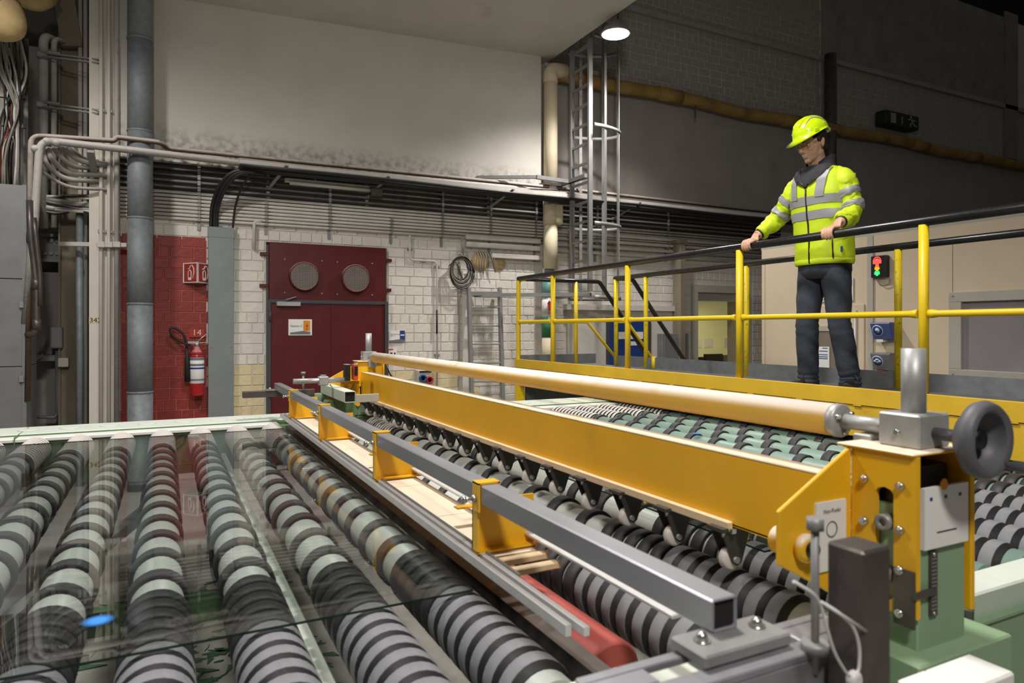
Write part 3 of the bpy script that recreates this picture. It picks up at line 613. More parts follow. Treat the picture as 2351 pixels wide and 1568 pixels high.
# ochre pipe on the dark wall
zo = PY(1750, 262, 8.42).z
op = T('ochre_pipe', (10, 8.42, zo), 'long ochre insulated pipe high on the dark brick wall', 'pipe')
pts = [(5.02 + i * .9, 8.43, zo - .03 * (i % 3 == 1) + .02 * math.sin(i)) for i in range(16)]
B('pipe_run', MB().tube(pts, .095, 12), 'ochre_pipe', op)
for i in (2, 5, 9, 11): B('sleeve', MB().tube([pts[i], Vector(pts[i]) * .5 + Vector(pts[i + 1]) * .5], .105, 12), 'ochre_pipe', op)
c = PY(1595, 250, 8.42); B('hanger_rod', MB().cyl((c.x, 8.40, zo - .28), (c.x, 8.40, zo), .012, n=6), 'steel_dark', op)
c = PY(1907, 260, 8.45); B('dark_downpipe', MB().tube([(c.x, 8.45, 2.6), (c.x, 8.45, PY(1907, 125, 8.45).z)], .1, 12), 'steel_dark', None, 'dark vertical pipe on the dark wall behind the worker', 'pipe')
# exit sign
a, b = PY(2033, 260, 8.35), PY(2110, 290, 8.35); zz0, zz1 = PY(2070, 291, 8.35).z, PY(2070, 259, 8.35).z
es = T('exit_sign', ((a.x + b.x) / 2, 8.35, zz0), 'dark unlit exit sign with door and running figure on the dark wall', 'sign')
B('housing', MB().box(a.x, b.x, 8.35, 8.56, zz0, zz1), 'exit_dark', es, bevel=.01)
wd, h = b.x - a.x, zz1 - zz0; y = 8.345
B('door_symbol', MB().box(a.x + wd * .15, a.x + wd * .3, y, y + .004, zz0 + h * .15, zz1 - h * .15), 'exit_pale', es)
B('arrow_bar', MB().box(a.x + wd * .47, a.x + wd * .5, y, y + .004, zz0 + h * .2, zz1 - h * .25), 'exit_pale', es)
g = MB(); fg = lambda x_, z_: Vector((a.x + wd * x_, y, zz0 + h * z_))
g.ell(fg(.75, .82), (wd * .03, .004, wd * .03), 8, 5)
for p, q, t in (((.76, .72), (.8, .42), .05), ((.76, .68), (.66, .6), .025), ((.77, .7), (.88, .56), .025), ((.8, .42), (.72, .3), .03), ((.72, .3), (.74, .12), .025), ((.8, .42), (.86, .25), .03), ((.86, .25), (.93, .22), .025)): g.bar(fg(*p), fg(*q), wd * t, .004, up=(0, 1, 0))
B('running_figure', g, 'exit_pale', es)
# caged ladder
LXX = 5.05; ya, yb = 8.1, 7.65; cl = T('caged_ladder', (LXX, 7.88, 2.15), 'tall grey caged safety ladder under the lit lamp', 'ladder')
for y in (ya, yb): B('stile', MB().box(LXX - .03, LXX + .03, y - .02, y + .02, 2.2, 6.6), 'steel_grey', cl)
z = 2.36
while z < 6.5: B('rung', MB().bar((LXX, ya, z), (LXX, yb, z), .03, .03), 'steel_grey', cl); z += .262
ymid = (ya + yb) / 2
for z in (2.12, 3.1, 4.4, 5.58): B('hoop', MB().loft([[Vector((LXX + .62 * math.sin(t), ymid - .33 * math.cos(t), z + dz)) * 1 + Vector((dr * math.sin(t), -dr * math.cos(t), 0)) for dr, dz in ((0, -.025), (.008, -.025), (.008, .025), (0, .025))] for t in [math.pi * i / 18 for i in range(19)]]), 'steel_grey', cl)
for t in (.32, .95, math.pi / 2, 2.2, 2.82): x, y = LXX + .615 * math.sin(t), ymid - .325 * math.cos(t); B('cage_bar', MB().obox((x, y, 4.3), (.02 * math.cos(t), .02 * math.sin(t), 0), (.004 * math.sin(t), -.004 * math.cos(t), 0), (0, 0, 2.2)), 'steel_grey', cl)
for z, (pa, pb, py) in ((3.9, (1165, 1272, 412)), ):pass
za = PX(1355, 403, LXX).z
B('wall_arm', MB().bar((LXX, yb, za), (LXX - .05, ya + .02, za), .05, .05).bar((LXX - .05, ya, za), (4.45, ya - .05, za), .05, .05).bar((4.45, ya - .05, za), (3.75, YW - .17, za), .05, .04).bar((LXX - .05, yb + .02, za), (LXX - .05, YW - .03, za), .05, .05), 'steel_grey', cl)
zb_ = 2.16
B('foot_frame', MB().bar((3.75, YW - .06, zb_), (4.6, 8.0, zb_), .05, .05).bar((4.6, 8.0, zb_), (LXX, yb, zb_), .05, .05).bar((LXX, yb, zb_), (LXX, YW - .02, zb_), .05, .05).bar((LXX, ya, zb_), (LXX + .6, ymid, zb_ - .03), .04, .04), 'steel_grey', cl)
# lit lamp under the soffit edge
lp = T('high_bay_lamp', (5.0, 7.0, 5.32), 'round lit high-bay lamp hanging beside the soffit corner', 'lamp'); LZ = 5.37
B('reflector', MB().lathe([(.185, 0), (.185, .02), (.15, .07), (.07, .12), (.06, .16)], (5.0, 7.0, LZ), Z3, 32), 'steel_grey', lp)
B('lens', MB().lathe([(.001, -.004), (.165, -.004), (.168, 0)], (5.0, 7.0, LZ), Z3, 32), 'lamp_glow', lp)
B('bracket', MB().bar((5.0, 7.0, LZ + .15), (4.945, 7.0, LZ + .32), .04, .02), 'steel_grey', lp)
lo = lamp('high_bay_lamp_light', (5.0, 7.0, LZ - .03), 700, .15, col=(1, .97, .94), spot=134, aim=(5.0, 7.0, 0), blend=.75)
# ---------------------------------------------------------------- far right of the back wall: partition, doors, electrical cabinet
B('wall_partition', MB().box(5.25, 7.28, YW - .06, YW, 0, 1.98), 'plaster', kind=ST); B('trim_6', MB().box(5.2, 7.22, YW - .12, YW, 1.98, 2.06), 'plaster', kind=ST)
a, b = PY(1397, 735, YW - .07), PY(1487, 735, YW - .07)
d2 = T('door_2', ((a.x + b.x) / 2, YW - .07, 0), kind=ST)
B('leaf', MB().box(a.x, b.x, YW - .09, YW - .06, 0, a.z), 'blue_door', d2, bevel=.004); B('door_frame', MB().box(a.x - .04, a.x, YW - .1, YW - .05, 0, a.z + .04).box(b.x, b.x + .04, YW - .1, YW - .05, 0, a.z + .04), 'door_frame', d2)
for px0, py0, px1, py1 in ((1420, 762, 1476, 778), (1448, 784, 1462, 793)):
    p, q = PY(px0, py0, YW - .091), PY(px1, py1, YW - .091); B('door_notice', MB().box(p.x, q.x, YW - .096, YW - .09, q.z, p.z), 'paper', None, 'white paper notice stuck on the blue door', 'notice', 'notices on the blue door')
p, q = PY(1521, 766, YW - .2), PY(1582, 850, YW - .2)
ec = T('electrical_cabinet', ((p.x + q.x) / 2, YW - .1, 0), 'plain grey wall cabinet between blue door and office window', 'cabinet'); B('body', MB().box(p.x, q.x, YW - .2, YW - .065, 0, p.z), 'cabinet_grey', ec, bevel=.008); B('door', MB().box(p.x + .03, q.x - .03, YW - .21, YW - .2, .55, p.z - .04), 'cabinet_grey', ec, bevel=.004)
B('steel_stanchion', MB().box(7.2, 7.29, YW - .26, YW - .065, 0, 3.05).box(7.17, 7.32, YW - .28, YW - .065, 3.05, 3.1), 'column_brown', None, 'grey steel stanchion between the two far doorways', 'column')
# office window opening with lit room behind
a, b = PY(1588, 668, YW - .03), PY(1700, 668, YW - .03)
w1 = T('window_1', ((a.x + b.x) / 2, YW, .6), kind=ST)
for bb in ((a.x, a.x + .12, 0, 2.30), (b.x - .02, b.x + .12, 0, 2.30), (a.x, b.x + .12, 2.30, 2.42)): B('window_frame', MB().box(bb[0], bb[1], YW - .05, YW, bb[2], bb[3]), 'cabin_frame', w1)
B('transom_bar', MB().box(7.72, 8.72, YW + .02, YW + .06, 2.16, 2.32), 'cabin_frame', w1)
B('pane', MB().box(a.x + .1, b.x, YW + .04, YW + .046, .7, 2.2), 'pane', w1)
B('handle', MB().box(a.x + .12, a.x + .14, YW - .02, YW + .02, 1.75, 2.0), 'silver', w1)
B('wall_office', MB().box(a.x - .6, 11.9, YW + 2.4, YW + 2.5, 0, 2.3), 'office_wall_glow', kind=ST)
for x_ in (a.x - .6, 11.8): B('wall_office_side', MB().box(x_, x_ + .1, YW + .3, YW + 2.39, 0, 2.3), 'office_wall_glow', kind=ST)
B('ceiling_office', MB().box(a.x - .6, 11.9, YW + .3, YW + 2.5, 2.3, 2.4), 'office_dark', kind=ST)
lamp('office_light', (9.6, YW + 1.4, 2.28), 22, .6, col=(1, .95, .7))
for px in (1600, 1628, 1672):
    c = PY(px, 787, YW + 2.39); B('office_notice', MB().box(c.x - .12, c.x + .12, YW + 2.385, YW + 2.41, c.z - .1, c.z + .1), 'paper', None, 'pale notice on the office wall behind the window', 'notice', 'notices in the office')
B('desk', MB().box(a.x - .2, b.x + .6, YW + .6, YW + 1.4, .95, 1.0).box(a.x - .1, a.x - .05, YW + .7, YW + 1.3, 0, .95).box(b.x + .4, b.x + .45, YW + .7, YW + 1.3, 0, .95), 'office_dark', None, 'plain desk seen through the office window', 'desk')
for px0, px1, py, mt, lab in ((1595, 1618, 820, 'monitor', 'small dark screen on the office desk beside the window frame'), (1620, 1660, 813, 'monitor', 'larger black monitor on the office desk'), (1661, 1683, 815, 'cabinet_grey', 'grey computer case on the office desk')):
    p, q = PY(px0, py, YW + .8), PY(px1, py, YW + .8); t = T('computer', ((p.x + q.x) / 2, YW + .8, 1.0), lab, 'computer')
    B('screen', MB().box(p.x, q.x, YW + .8, YW + .86, 1.04, p.z), mt, t, bevel=.006); B('stand', MB().box((p.x + q.x) / 2 - .06, (p.x + q.x) / 2 + .06, YW + .78, YW + .95, 1.0, 1.05), mt, t)
# ================================================================ alcove on the left: cabinet, cables, ducts
a = PY(60, 425, 8.0)
cab = T('steel_cabinet', (a.x - .5, 8.2, 0), 'tall grey sheet steel cabinet at the alcove edge', 'cabinet')
zs = [0, PY(30, 842, 8.0).z, PY(30, 640, 8.0).z, a.z]
for p, q in zip(zs, zs[1:]): B('panel', MB().box(a.x - 1.1, a.x, 8.0, 8.6, p + .003, q - .003), 'cabinet_grey', cab, bevel=.004)
B('corner_strip', MB().box(a.x - .03, a.x + .004, 7.99, 8.02, 0, a.z), 'cabinet_grey', cab)
for py in (700, 870): c = PY(50, py, 8.0); B('latch', MB().box(c.x - .02, c.x + .02, 7.97, 8.0, c.z - .03, c.z + .03), 'steel_grey', cab, bevel=.004)
# insulated duct in the top corner
p = PY(36, 42, 7.6)
ins = T('insulated_duct', p, 'bulging beige insulated duct end hanging in the top corner', 'duct')
rot = Matrix.Rotation(.5, 3, 'Y')
pp = [p + Vector((-.62 * t + .05, .12 * t, .62 * t - .20 + .05 * (1 - t) ** 3)) for t in (2, 1.5, 1, .8, .6, .45, .3, .2, .12, .06, .02, 0)]
B('jacket', MB().tube(pp, [.27, .27, .27, .268, .262, .25, .225, .195, .155, .11, .065, .01], 22), 'insulation', ins)
for i, q in enumerate((pp[4], pp[6])): B('band', MB().lathe([((.263, .228)[i], -.012), ((.268, .234)[i], 0), ((.263, .228)[i], .012)], q, Vector((-.62, .12, .6)), 22, cap=False), 'insulation', ins)
B('branch_pipe', MB().tube(fillet([(PY(60, 20, 8.3)) + Vector((-.3, .2, .3)), PY(80, 12, 8.4), PY(120, -10, 8.6)], .2), .09, 12), 'insulation', ins)
# bundle of thin cables over the cabinet
random.seed(11)
for i in range(26):
    x0 = random.uniform(-8, 55); x1 = random.uniform(-5, 52); yy = 8.15 + random.uniform(0, .3)
    ytop = random.uniform(60, 130)
    pts = [PY(x0, ytop, yy), PY(x0 + random.uniform(-5, 25), 180 + random.uniform(-30, 30), yy), PY(30 + random.uniform(-22, 22), 260 + random.uniform(-25, 25), yy - .03), PY(x1 + random.uniform(-8, 8), 345 + random.uniform(-20, 20), yy), PY(x1, 430, yy)]
    pts = [q if q.x < -1.0 else q for q in pts]
    B('thin_cable', MB().tube(fillet(pts, .4, 6), random.choice((.008, .01, .012)), 6), 'cable_orange' if i == 5 else random.choice(('cable_grey', 'cable_grey', 'cable_white', 'cable_black')), None,
      'orange cable hanging among the grey ones above the steel cabinet' if i == 5 else 'thin loose cable in the bundle hanging above the steel cabinet', 'cable', None if i == 5 else 'cable bundle above the cabinet')
fr = T('cable_ladder', PY(30, 430, 8.5), 'dark cable ladder frame behind the hanging cables', 'frame')
for px in (4, 40, 60): p, q = PY(px, 90, 8.5), PY(px, 430, 8.5); B('upright', MB().box(p.x - .02, p.x + .02, 8.48, 8.53, q.z, p.z), 'steel_dark', fr)
for py in (160, 225, 290): p, q = PY(-20, py, 8.47), PY(60, py, 8.47); B('crossbar', MB().box(p.x, q.x, 8.46, 8.49, q.z - .02, q.z + .02), 'steel_dark', fr)
# vertical pipes and strut rails in the alcove
for px, top, bot, r, lab in ((100, 80, 330, .045, 'wide dusty vertical pipe with a bent top in the alcove'), (124, 85, 330, .028, 'thin dusty vertical pipe with a bent top in the alcove')):
    q = PY(px, bot, 8.75); p = PY(px, top, 8.75); B('alcove_pipe', MB().tube(fillet([q - Z3 * .9, p, p + Vector((.12, .25, .02))], .1), r, 10), 'grey_pipe', None, lab, 'pipe')
for px in (184, 196):
    q = PY(px, 800, 8.95); B('slim_conduit', MB().cyl((q.x, 8.95, 0), (q.x, 8.95, 7), .022, n=8), 'conduit_white', None, 'slim vertical conduit between brown column and white column', 'conduit', 'slim conduits in the alcove')
q = PY(183, 800, 8.7); B('grey_riser_tube', MB().cyl((q.x, 8.7, 0), (q.x, 8.7, PY(183, 478, 8.7).z), .035, n=10), 'galv', None, 'grey steel riser tube in front of the brown column edge', 'pipe')
for py0, py1 in ((124, 140), (239, 256)):
    p, q = PY(84, py0, 8.68), PY(226, py1, 8.42); z = (p.z + q.z) / 2
    t = T('strut_rail', (p.x, 8.6, z), ('upper' if py0 < 200 else 'lower') + ' slotted strut rail tying the alcove pipes to the white column', 'rail')
    for dz in (-.018, .018): B('strut', MB().bar((p.x, 8.68, p.z + dz), (q.x, 8.44, q.z + dz), .03, .016), 'steel_grey', t)
    for px in (100, 124): c = PY(px, py0 + 3, 8.68); B('clamp', MB().box(c.x - .06, c.x + .06, 8.64, 8.76, c.z - .03, c.z + .03), 'steel_grey', t, bevel=.006)
p, q = PY(135, 560, 8.6), PY(292, 563, 8.36)
t = T('pipe_support_rail', (p.x, 8.5, p.z), 'white strut rail crossing the three column conduits', 'rail')
B('strut', MB().bar((p.x, 8.6, p.z), (q.x, 8.36, q.z), .04, .045), 'conduit_white', t, bevel=.004)
for px in (232, 250, 268): c = PY(px, 562, 8.38); B('clamp', MB().box(c.x - .035, c.x + .035, 8.34, 8.4, c.z - .03, c.z + .03), 'conduit_white', t, bevel=.004)
# bundle of bent conduits joining the wall bank
for i, (px, y0, xb, y1, r) in enumerate(((100, 338, 145, 412, .026), (112, 338, 150, 398, .026), (125, 338, 160, 383, .024), (140, 345, 185, 372, .032), (150, 350, 190, 366, .018), (92, 372, 150, 430, .018))):
    p = PY(px, y0, 8.2); q = PY(px + 2, y1 - 38, 8.2); e = PY(xb, y1, 8.3); f = PY(222, y1 + 3, 8.42); f2 = Vector((f.x + .02 + .1 * (i % 2), 8.43, f.z))
    B('bent_conduit', MB().tube(fillet([p, q, e, f2], .22, 6), r, 10), 'grey_pipe', None, 'dusty conduit bending from the alcove into the wall bank', 'conduit', 'bent conduits by the alcove')
for i in range(9):
    y0 = 455 + random.uniform(-6, 30); p = PY(92 + random.uniform(-8, 8), y0, 8.75); f = PY(205, 450 + i * 5, 8.5)
    B('loose_conduit', MB().tube(fillet([p, PY(140, y0 + random.uniform(-8, 14), 8.7), Vector((f.x + .05, 8.5, f.z))], .15), random.choice((.012, .016, .022)), 8), random.choice(('conduit_dark', 'conduit_white', 'cable_grey')), None, 'thin conduit running into the alcove beside the white column', 'conduit', 'thin conduits in the alcove')
# drain pipe at the cabinet edge
pts = [PY(68, 460, 7.95), PY(70, 540, 7.95), PY(78, 600, 7.97), PY(84, 660, 7.97), PY(84, 745, 7.97), PY(78, 766, 7.97), PY(60, 770, 7.99)]
dr = B('drain_pipe', MB().tube(fillet(pts, .06), .03, 10), 'steel_dark', None, 'dark jointed drain pipe beside the steel cabinet', 'pipe')
for px, py in ((71, 545), (83, 652), (84, 745)): B('coupling', MB().lathe([(.038, -.05), (.04, 0), (.038, .05)], PY(px, py, 7.97), Z3, 12), 'steel_dark', dr)
pts = [PY(78, 500, 7.93), PY(84, 560, 7.93), PY(92, 630, 7.95), PY(92, 700, 7.95)]
B('drain_pipe', MB().tube(fillet(pts, .1), .022, 8), 'steel_dark', None, 'thinner dark pipe next to the jointed drain pipe', 'pipe')
# small electrical boxes and conduit low in the alcove
c = PY(130, 775, 9.0); B('relay_box', MB().box(c.x - .06, c.x + .06, 8.95, 9.2, c.z - .12, c.z + .12), 'cabinet_grey', None, 'grey relay box with rounded lid beside the brown column', 'box', bevel=.02, seg=2)
c = PY(146, 832, 8.98); B('junction_box', MB().box(c.x - .05, c.x + .05, 8.93, 9.05, c.z - .05, c.z + .05), 'conduit_white', None, 'small pale junction box on the brown column', 'box', bevel=.012, seg=2)
B('looped_conduit', MB().tube(fillet([PY(131, 800, 9.08), PY(132, 950, 9.08), PY(125, 958, 9.08), PY(55, 956, 9.08)], .12), .02, 8), 'cabinet_grey', None, 'thin conduit looping low in the alcove', 'conduit')
c = PY(82, 812, 9.05); B('hook', MB().tube(arc(c, .06, 3.2, 6.2, X3, Z3, 8), .012, 6), 'cabinet_grey', None, 'small hook above the metal ledge', 'hook')
# ================================================================ roller conveyor
ZG = ZC - .68                                     # glass / roller top plane
ZA = ZG - .08                                     # roller axis
YN, YF = 1.14, 5.2
# frame
cf = T('roller_conveyor', (1.5, 3.2, 0), 'pale green steel frame of the roller conveyor', 'conveyor')
B('far_rail', MB().box(-4, 6.8, 5.36, 5.74, ZG - .3, ZG - .0), 'mach_green_pale', cf, bevel=.006)
B('far_step', MB().box(-4, .74, 5.22, 5.36, ZG - .035, ZG - .012).box(1.7, 6.8, 5.22, 5.36, ZG - .035, ZG - .012), 'white', cf, bevel=.004)
B('far_groove', MB().box(-4, 6.8, 5.34, 5.358, ZG - .02, ZG - .004), 'mach_green_dark', cf)
B('far_face', MB().box(-4, 6.8, 5.24, 5.36, ZG - .32, ZG - .035), 'mach_green_dark', cf)
for i in range(-8, 24):
    x = .02 + .235 * i + .1
    B('rail_cap', MB().lathe([(.062, 0), (.062, .003), (.055, .005)], (x, 5.55, ZG), Z3, 18), 'mach_green_pale', cf)
B('rail_joint', MB().box(-.845, -.84, 5.21, 5.75, ZG - .3, ZG + .001), 'mach_green_dark', cf)
B('near_rail', MB().box(-3, 6.8, 1.0, 1.10, ZG - .42, ZG + .015), 'mach_green_pale', cf, bevel=.005)
B('near_rail_flange', MB().box(1.5, 6.8, .988, 1.0, ZG - .44, ZG - .06), 'mach_green', cf, bevel=.004)
B('near_rail_lip', MB().box(1.5, 6.8, .98, 1.0, ZG - .06, ZG - .045), 'mach_green', cf, bevel=.004)
for x in (1.867, 2.3, 2.7, 3.2):
    for z in (ZG - .11, ZG - .175): B('rail_bolt', MB().cyl((x, .988, z), (x, .965, z), .012, n=6).cyl((x, .988, z), (x, .981, z), .018, n=12), 'bright_bolt', cf)
for x in (-1.6, .33, 2.6, 4.9, 6.5): 
    B('longitudinal_sill', MB().box(x - .05, x + .05, 1.1, 5.3, ZG - .26, ZG - .20), 'mach_green_pale', cf, bevel=.004)
    for y in (1.05, 5.5): B('leg', MB().box(x - .06, x + .06, y - .05, y + .05, 0, ZG - .3), 'mach_green_dark', cf)
B('cross_brace', MB().bar((-.35, 3.4, .45), (.42, 2.9, .62), .08, .1), 'mach_green_dark', cf)
B('cross_brace', MB().bar((-.9, 2.2, .5), (-.05, 4.8, .62), .06, .06), 'steel_grey', cf)
# one roller, copied
def ring_mesh(nm, w_, r, r0, side, tread):
    m = MB(); n = 28
    rings = [[Vector((rr * math.cos(2 * math.pi * q / n), h, rr * math.sin(2 * math.pi * q / n))) for q in range(n)] for rr, h in ((r0, -w_ / 2), (r - .003, -w_ / 2), (r, -w_ / 2 + .003), (r, w_ / 2 - .003), (r - .003, w_ / 2), (r0, w_ / 2))]
    if tread == 'ring_worn': rings = [[Vector((rr * math.cos(2 * math.pi * q / n), h, rr * math.sin(2 * math.pi * q / n))) for q in range(n)] for rr, h in ((r0, -.032), (r - .010, -.032), (r - .008, -.014), (r - .001, -.0125), (r, -.010), (r, .026), (r - .002, .029), (r0, .029))]
    m.loft(rings, False, False)
    me = m.mesh(nm, [side, tread])
    for p in me.polygons:
        c = p.center; p.material_index = 1 if math.hypot(c.x, c.z) > r - .0045 else 0
    return me
R = .08; R0 = .067
rw = ring_mesh('ring', .047, R, R0 - .002, 'ring_black', 'ring_worn')
rm = ring_mesh('ring', .055, R, R0 - .002, 'ring_black', 'ring_mid')
rd = ring_mesh('ring', .05, R, R0 - .002, 'ring_black', 'ring_dark')
rf = ring_mesh('ring', .03, R, R0 - .002, 'ring_black', 'conduit_white')
def roller(x, label, tubemat='roller_tube'):
    t = T('conveyor_roller', (x, 3.2, ZA), label, 'roller', 'conveyor rollers')
    tm = MB().cyl((x, YN + .02, ZA), (x, YF, ZA), R0, n=28)
    B('tube', tm, tubemat, t)
    B('shaft', MB().cyl((x, YN - .06, ZA), (x, YF + .1, ZA), .02, n=12), 'shaft', t)
    y = YN + .10
    while y < 2.02: put(bpy.data.objects.new('ring', rw if y < 1.66 else rd), 'ring', t, (x, y, ZA)); y += .068
    y += .1
    while y < 4.55: put(bpy.data.objects.new('ring', rm), 'ring', t, (x, y, ZA)); y += .215
    y = 4.6
    while y < YF - .02: put(bpy.data.objects.new('ring', rf), 'ring', t, (x, y, ZA)); y += .052
    return t
xs = [-.02 + .235 * i for i in range(-7, 4)] + [1.13, 1.44] + [1.675 + .235 * i for i in range(16)]
gl = 'ring-tyred conveyor roller under the large glass sheet'; gr = 'ring-tyred conveyor roller behind the yellow beam'
proto = roller(xs[0], gl)
proto2 = roller(xs[15], gr, tubemat='roller_teal'); proto2['group'] = 'rollers behind the beam'
for x in xs[1:]:
    if x == xs[15]: continue
    c = copy_tree(proto if x < 2.0 else proto2, (x, 3.2, ZA))
    if .6 < x < .8: c['label'] = 'ring-tyred conveyor roller next to the dark trough below the clamping tube'; del c['group']
    elif .9 < x < 1.5: c['label'] = 'ring-tyred conveyor roller between the red roller and the caster row' if x < 1.3 else 'ring-tyred conveyor roller directly below the row of casters'; del c['group']
    elif x > 1.5: c['label'] = gr; c['group'] = 'rollers behind the beam'
# red rubber roller
rr = T('red_roller', (.91, 3.2, ZA - .02), 'smooth red rubber covered roller under the steel clamping tube', 'roller')
B('cover', MB().lathe([(.07, 0), (.078, .012), (.078, 3.9), (.07, 3.91)], (.91, 1.28, ZA - .03), Y3, 32), 'red_rubber', rr); B('shaft', MB().cyl((.91, 1.08, ZA - .03), (.91, 5.3, ZA - .03), .02), 'shaft', rr)
# dark gap trough behind the glass edge
B('drip_trough', MB().box(.776, .82, 1.15, 5.15, ZG - .2, ZG - .02), 'steel_dark', cf)
# glass sheets
def glass(x0, x1, y0, y1, z, label, mark):
    g = T('glass_sheet', ((x0 + x1) / 2, (y0 + y1) / 2, z), label, 'glass')
    m = MB(); m.box(x0, x1, y0, y1, z, z + .006)
    me_ = B('pane', m, ['glass', 'glass_edge'], g)
    for p in me_.data.polygons: p.material_index = 0 if abs(p.normal.z) > .5 else 1
    c = mark; n = 28
    B('spray_mark', MB().lathe([(.0005, .0005), (.02, .0006), (.035, .0005)], (c.x, c.y, z + .0062), Z3, n, cap=False), 'spray_soft', g, label='blue paint mark')
    return g
m = bpy.data.materials.new('spray_soft'); m.use_nodes = True; nt = m.node_tree; b = nt.nodes['Principled BSDF']; b.inputs['Base Color'].default_value = lin('#2f8ae6') + (1,); b.inputs['Roughness'].default_value = .7
tc = nt.nodes.new('ShaderNodeTexCoord'); gd = nt.nodes.new('ShaderNodeVectorMath'); gd.operation = 'LENGTH'; mr = nt.nodes.new('ShaderNodeMapRange'); mr.inputs[1].default_value = .014; mr.inputs[2].default_value = .036; mr.inputs[3].default_value = 1; mr.inputs[4].default_value = 0
nt.links.new(tc.outputs['Object'], gd.inputs[0]); nt.links.new(gd.outputs['Value'], mr.inputs[0]); nt.links.new(mr.outputs[0], b.inputs['Alpha']); M['spray_soft'] = m
def PZ(px, py, Z):
    k = (px - CX) / F; d = (ZC - Z) * F / (py - HY); return Vector((d * (S_ + k * C_), d * (C_ - k * S_), Z))
glass(-2.6, .71, 1.62, 4.83, ZG + .001, 'large clear glass sheet lying on the rollers beside the white column view', PZ(225, 1425, ZG + .007))
[x for x in WL if x.name == 'glass_sheet'][0]['label'] = 'large clear glass sheet on rollers beside the steel clamping tube and plywood tray'
glass(1.62, 2.62, 1.5, 4.6, ZG + .001, 'clear glass sheet on the rollers behind the yellow beam', PZ(1600, 995, ZG + .007))
# broken glass on the floor under the rollers
random.seed(5); sh = MB()
for i in range(520):
    x, y = (random.uniform(-1.3, .75), random.uniform(2.2, 5.0)) if i < 200 else (random.uniform(-.05, .75), random.uniform(2.9, 5.0)); k = random.choice((3, 3, 4)); s = random.uniform(.012, .05) * (1.8 if random.random() < .15 else 1); a0 = random.uniform(0, 6.3)
    st = random.uniform(.25, .8)
    poly = [(s * math.cos(a0 + 6.28 * j / k + random.uniform(-.4, .4)), s * math.sin(6.28 * j / k + random.uniform(-.4, .4)) * st) for j in range(k)]
    ca, sa = math.cos(a0), math.sin(a0)
    sh.prism([(p * ca - q * sa, p * sa + q * ca) for p, q in poly], (x, y, .001), X3, Y3, Z3 * .006)
B('glass_shards', sh, 'shard', None, 'broken glass shards scattered on the floor under the rollers', 'glass shards', kind='stuff')
# ================================================================ steel clamping tube with plywood tray
XT, ZT = .755, ZC - .432
ct = T('clamping_rail', (XT, 3.1, ZC - .6), 'long bare steel square tube carrying plywood tray on yellow brackets', 'rail')
def sq_tube(x, z, y0, y1, w_, h, t=.004):
    m = MB()
    outer = [(-w_ / 2, -h / 2), (w_ / 2, -h / 2), (w_ / 2, h / 2), (-w_ / 2, h / 2)]; inner = [(a * (1 - 2 * t / w_), b * (1 - 2 * t / h)) for a, b in outer]
    rings = []
    for pl, yy in ((inner, y0 + .05), (inner, y0), (outer, y0), (outer, y1), (inner, y1), (inner, y1 - .05)): rings.append([Vector((x + a, yy, z + b)) for a, b in pl])
    m.loft(rings, True, True, sm=False); return m
B('square_tube', sq_tube(XT, ZT, .775, 5.4, .05, .05), 'steel_mill', ct, bevel=.003); B('bore_shade', MB().box(XT - .021, XT + .021, .78, .80, ZT - .021, ZT + .021), 'hole_shade', ct)  # dark plug stands for the shade inside the open tube end
YB = [PX(px, 1000, XT).y for px in (1116, 876, 745, 674)]
xl, xr, zp = .735, .905, ZC - .605
for i, yb_ in enumerate(YB):
    b = B('bracket', MB().box(XT - .031, XT + .031, yb_ - .02, yb_ + .02, ZT + .026, ZT + .031).box(XT - .031, XT - .026, yb_ - .02, yb_ + .02, ZT - .045, ZT + .03).box(XT + .026, XT + .031, yb_ - .02, yb_ + .02, ZT - .03, ZT + .03)
          .box(xl - .005, xr + .01, yb_ + .03, yb_ + .035, zp + .015, ZT - .026).box(xl - .005, xl + .0, yb_ + .0, yb_ + .035, zp + .015, ZT - .03).box(xl - .005, xr + .02, yb_ + .0, yb_ + .035, zp + .013, zp + .018)
          .box(XT + .026, XT + .03, yb_ - .02, yb_ + .30, ZT - .03, ZT - .005).box(XT + .03, xr + .03, yb_ + .27, yb_ + .30, zp + .06, zp + .065), 'mach_yellow_clean', ct)
    B('clamp_screw', MB().cyl((XT - .031, yb_, ZT - .012), (XT - .07, yb_, ZT - .012), .005, n=8).cyl((XT - .06, yb_ - .0, ZT - .012), (XT - .068, yb_, ZT - .012), .011, n=6).cyl((XT - .031, yb_, ZT - .012), (XT - .04, yb_, ZT - .012), .010, n=6), 'bright_bolt', b)
    B('flange_bolt', MB().cyl((xr + .01, yb_ + .285, zp + .062), (xr + .01, yb_ + .285, zp + .08), .01, n=6), 'bright_bolt', b)
def profile(x, z, y0, y1, w_, h):
    m = MB()
    for dx in (-w_ / 4, w_ / 4): m.box(x + dx - w_ / 8, x + dx + w_ / 8, y0, y1, z - h / 2, z + h / 2)
    return m
B('aluminium_profile', MB().box(xl - .02, xl - .006, 1.17, 5.0, zp - .014, zp + .012).box(xl + .004, xl + .018, 1.14, 5.0, zp - .006, zp + .014).box(xl - .02, xl + .018, 1.2, 5.0, zp - .014, zp - .008), 'alu', ct, bevel=.002)
B('aluminium_profile', MB().box(xr - .004, xr + .012, 1.05, 4.9, zp + .044, zp + .06).box(xr - .02, xr + .012, 1.05, 4.9, zp + .035, zp + .044), 'alu', ct, bevel=.002)
B('side_lip', MB().box(xl + .018, xl + .024, 1.45, 4.9, zp - .006, zp + .018), 'steel_grey', ct)
ys = [1.62, 2.05, 2.5, 2.95, 3.4, 3.85, 4.3, 4.85]
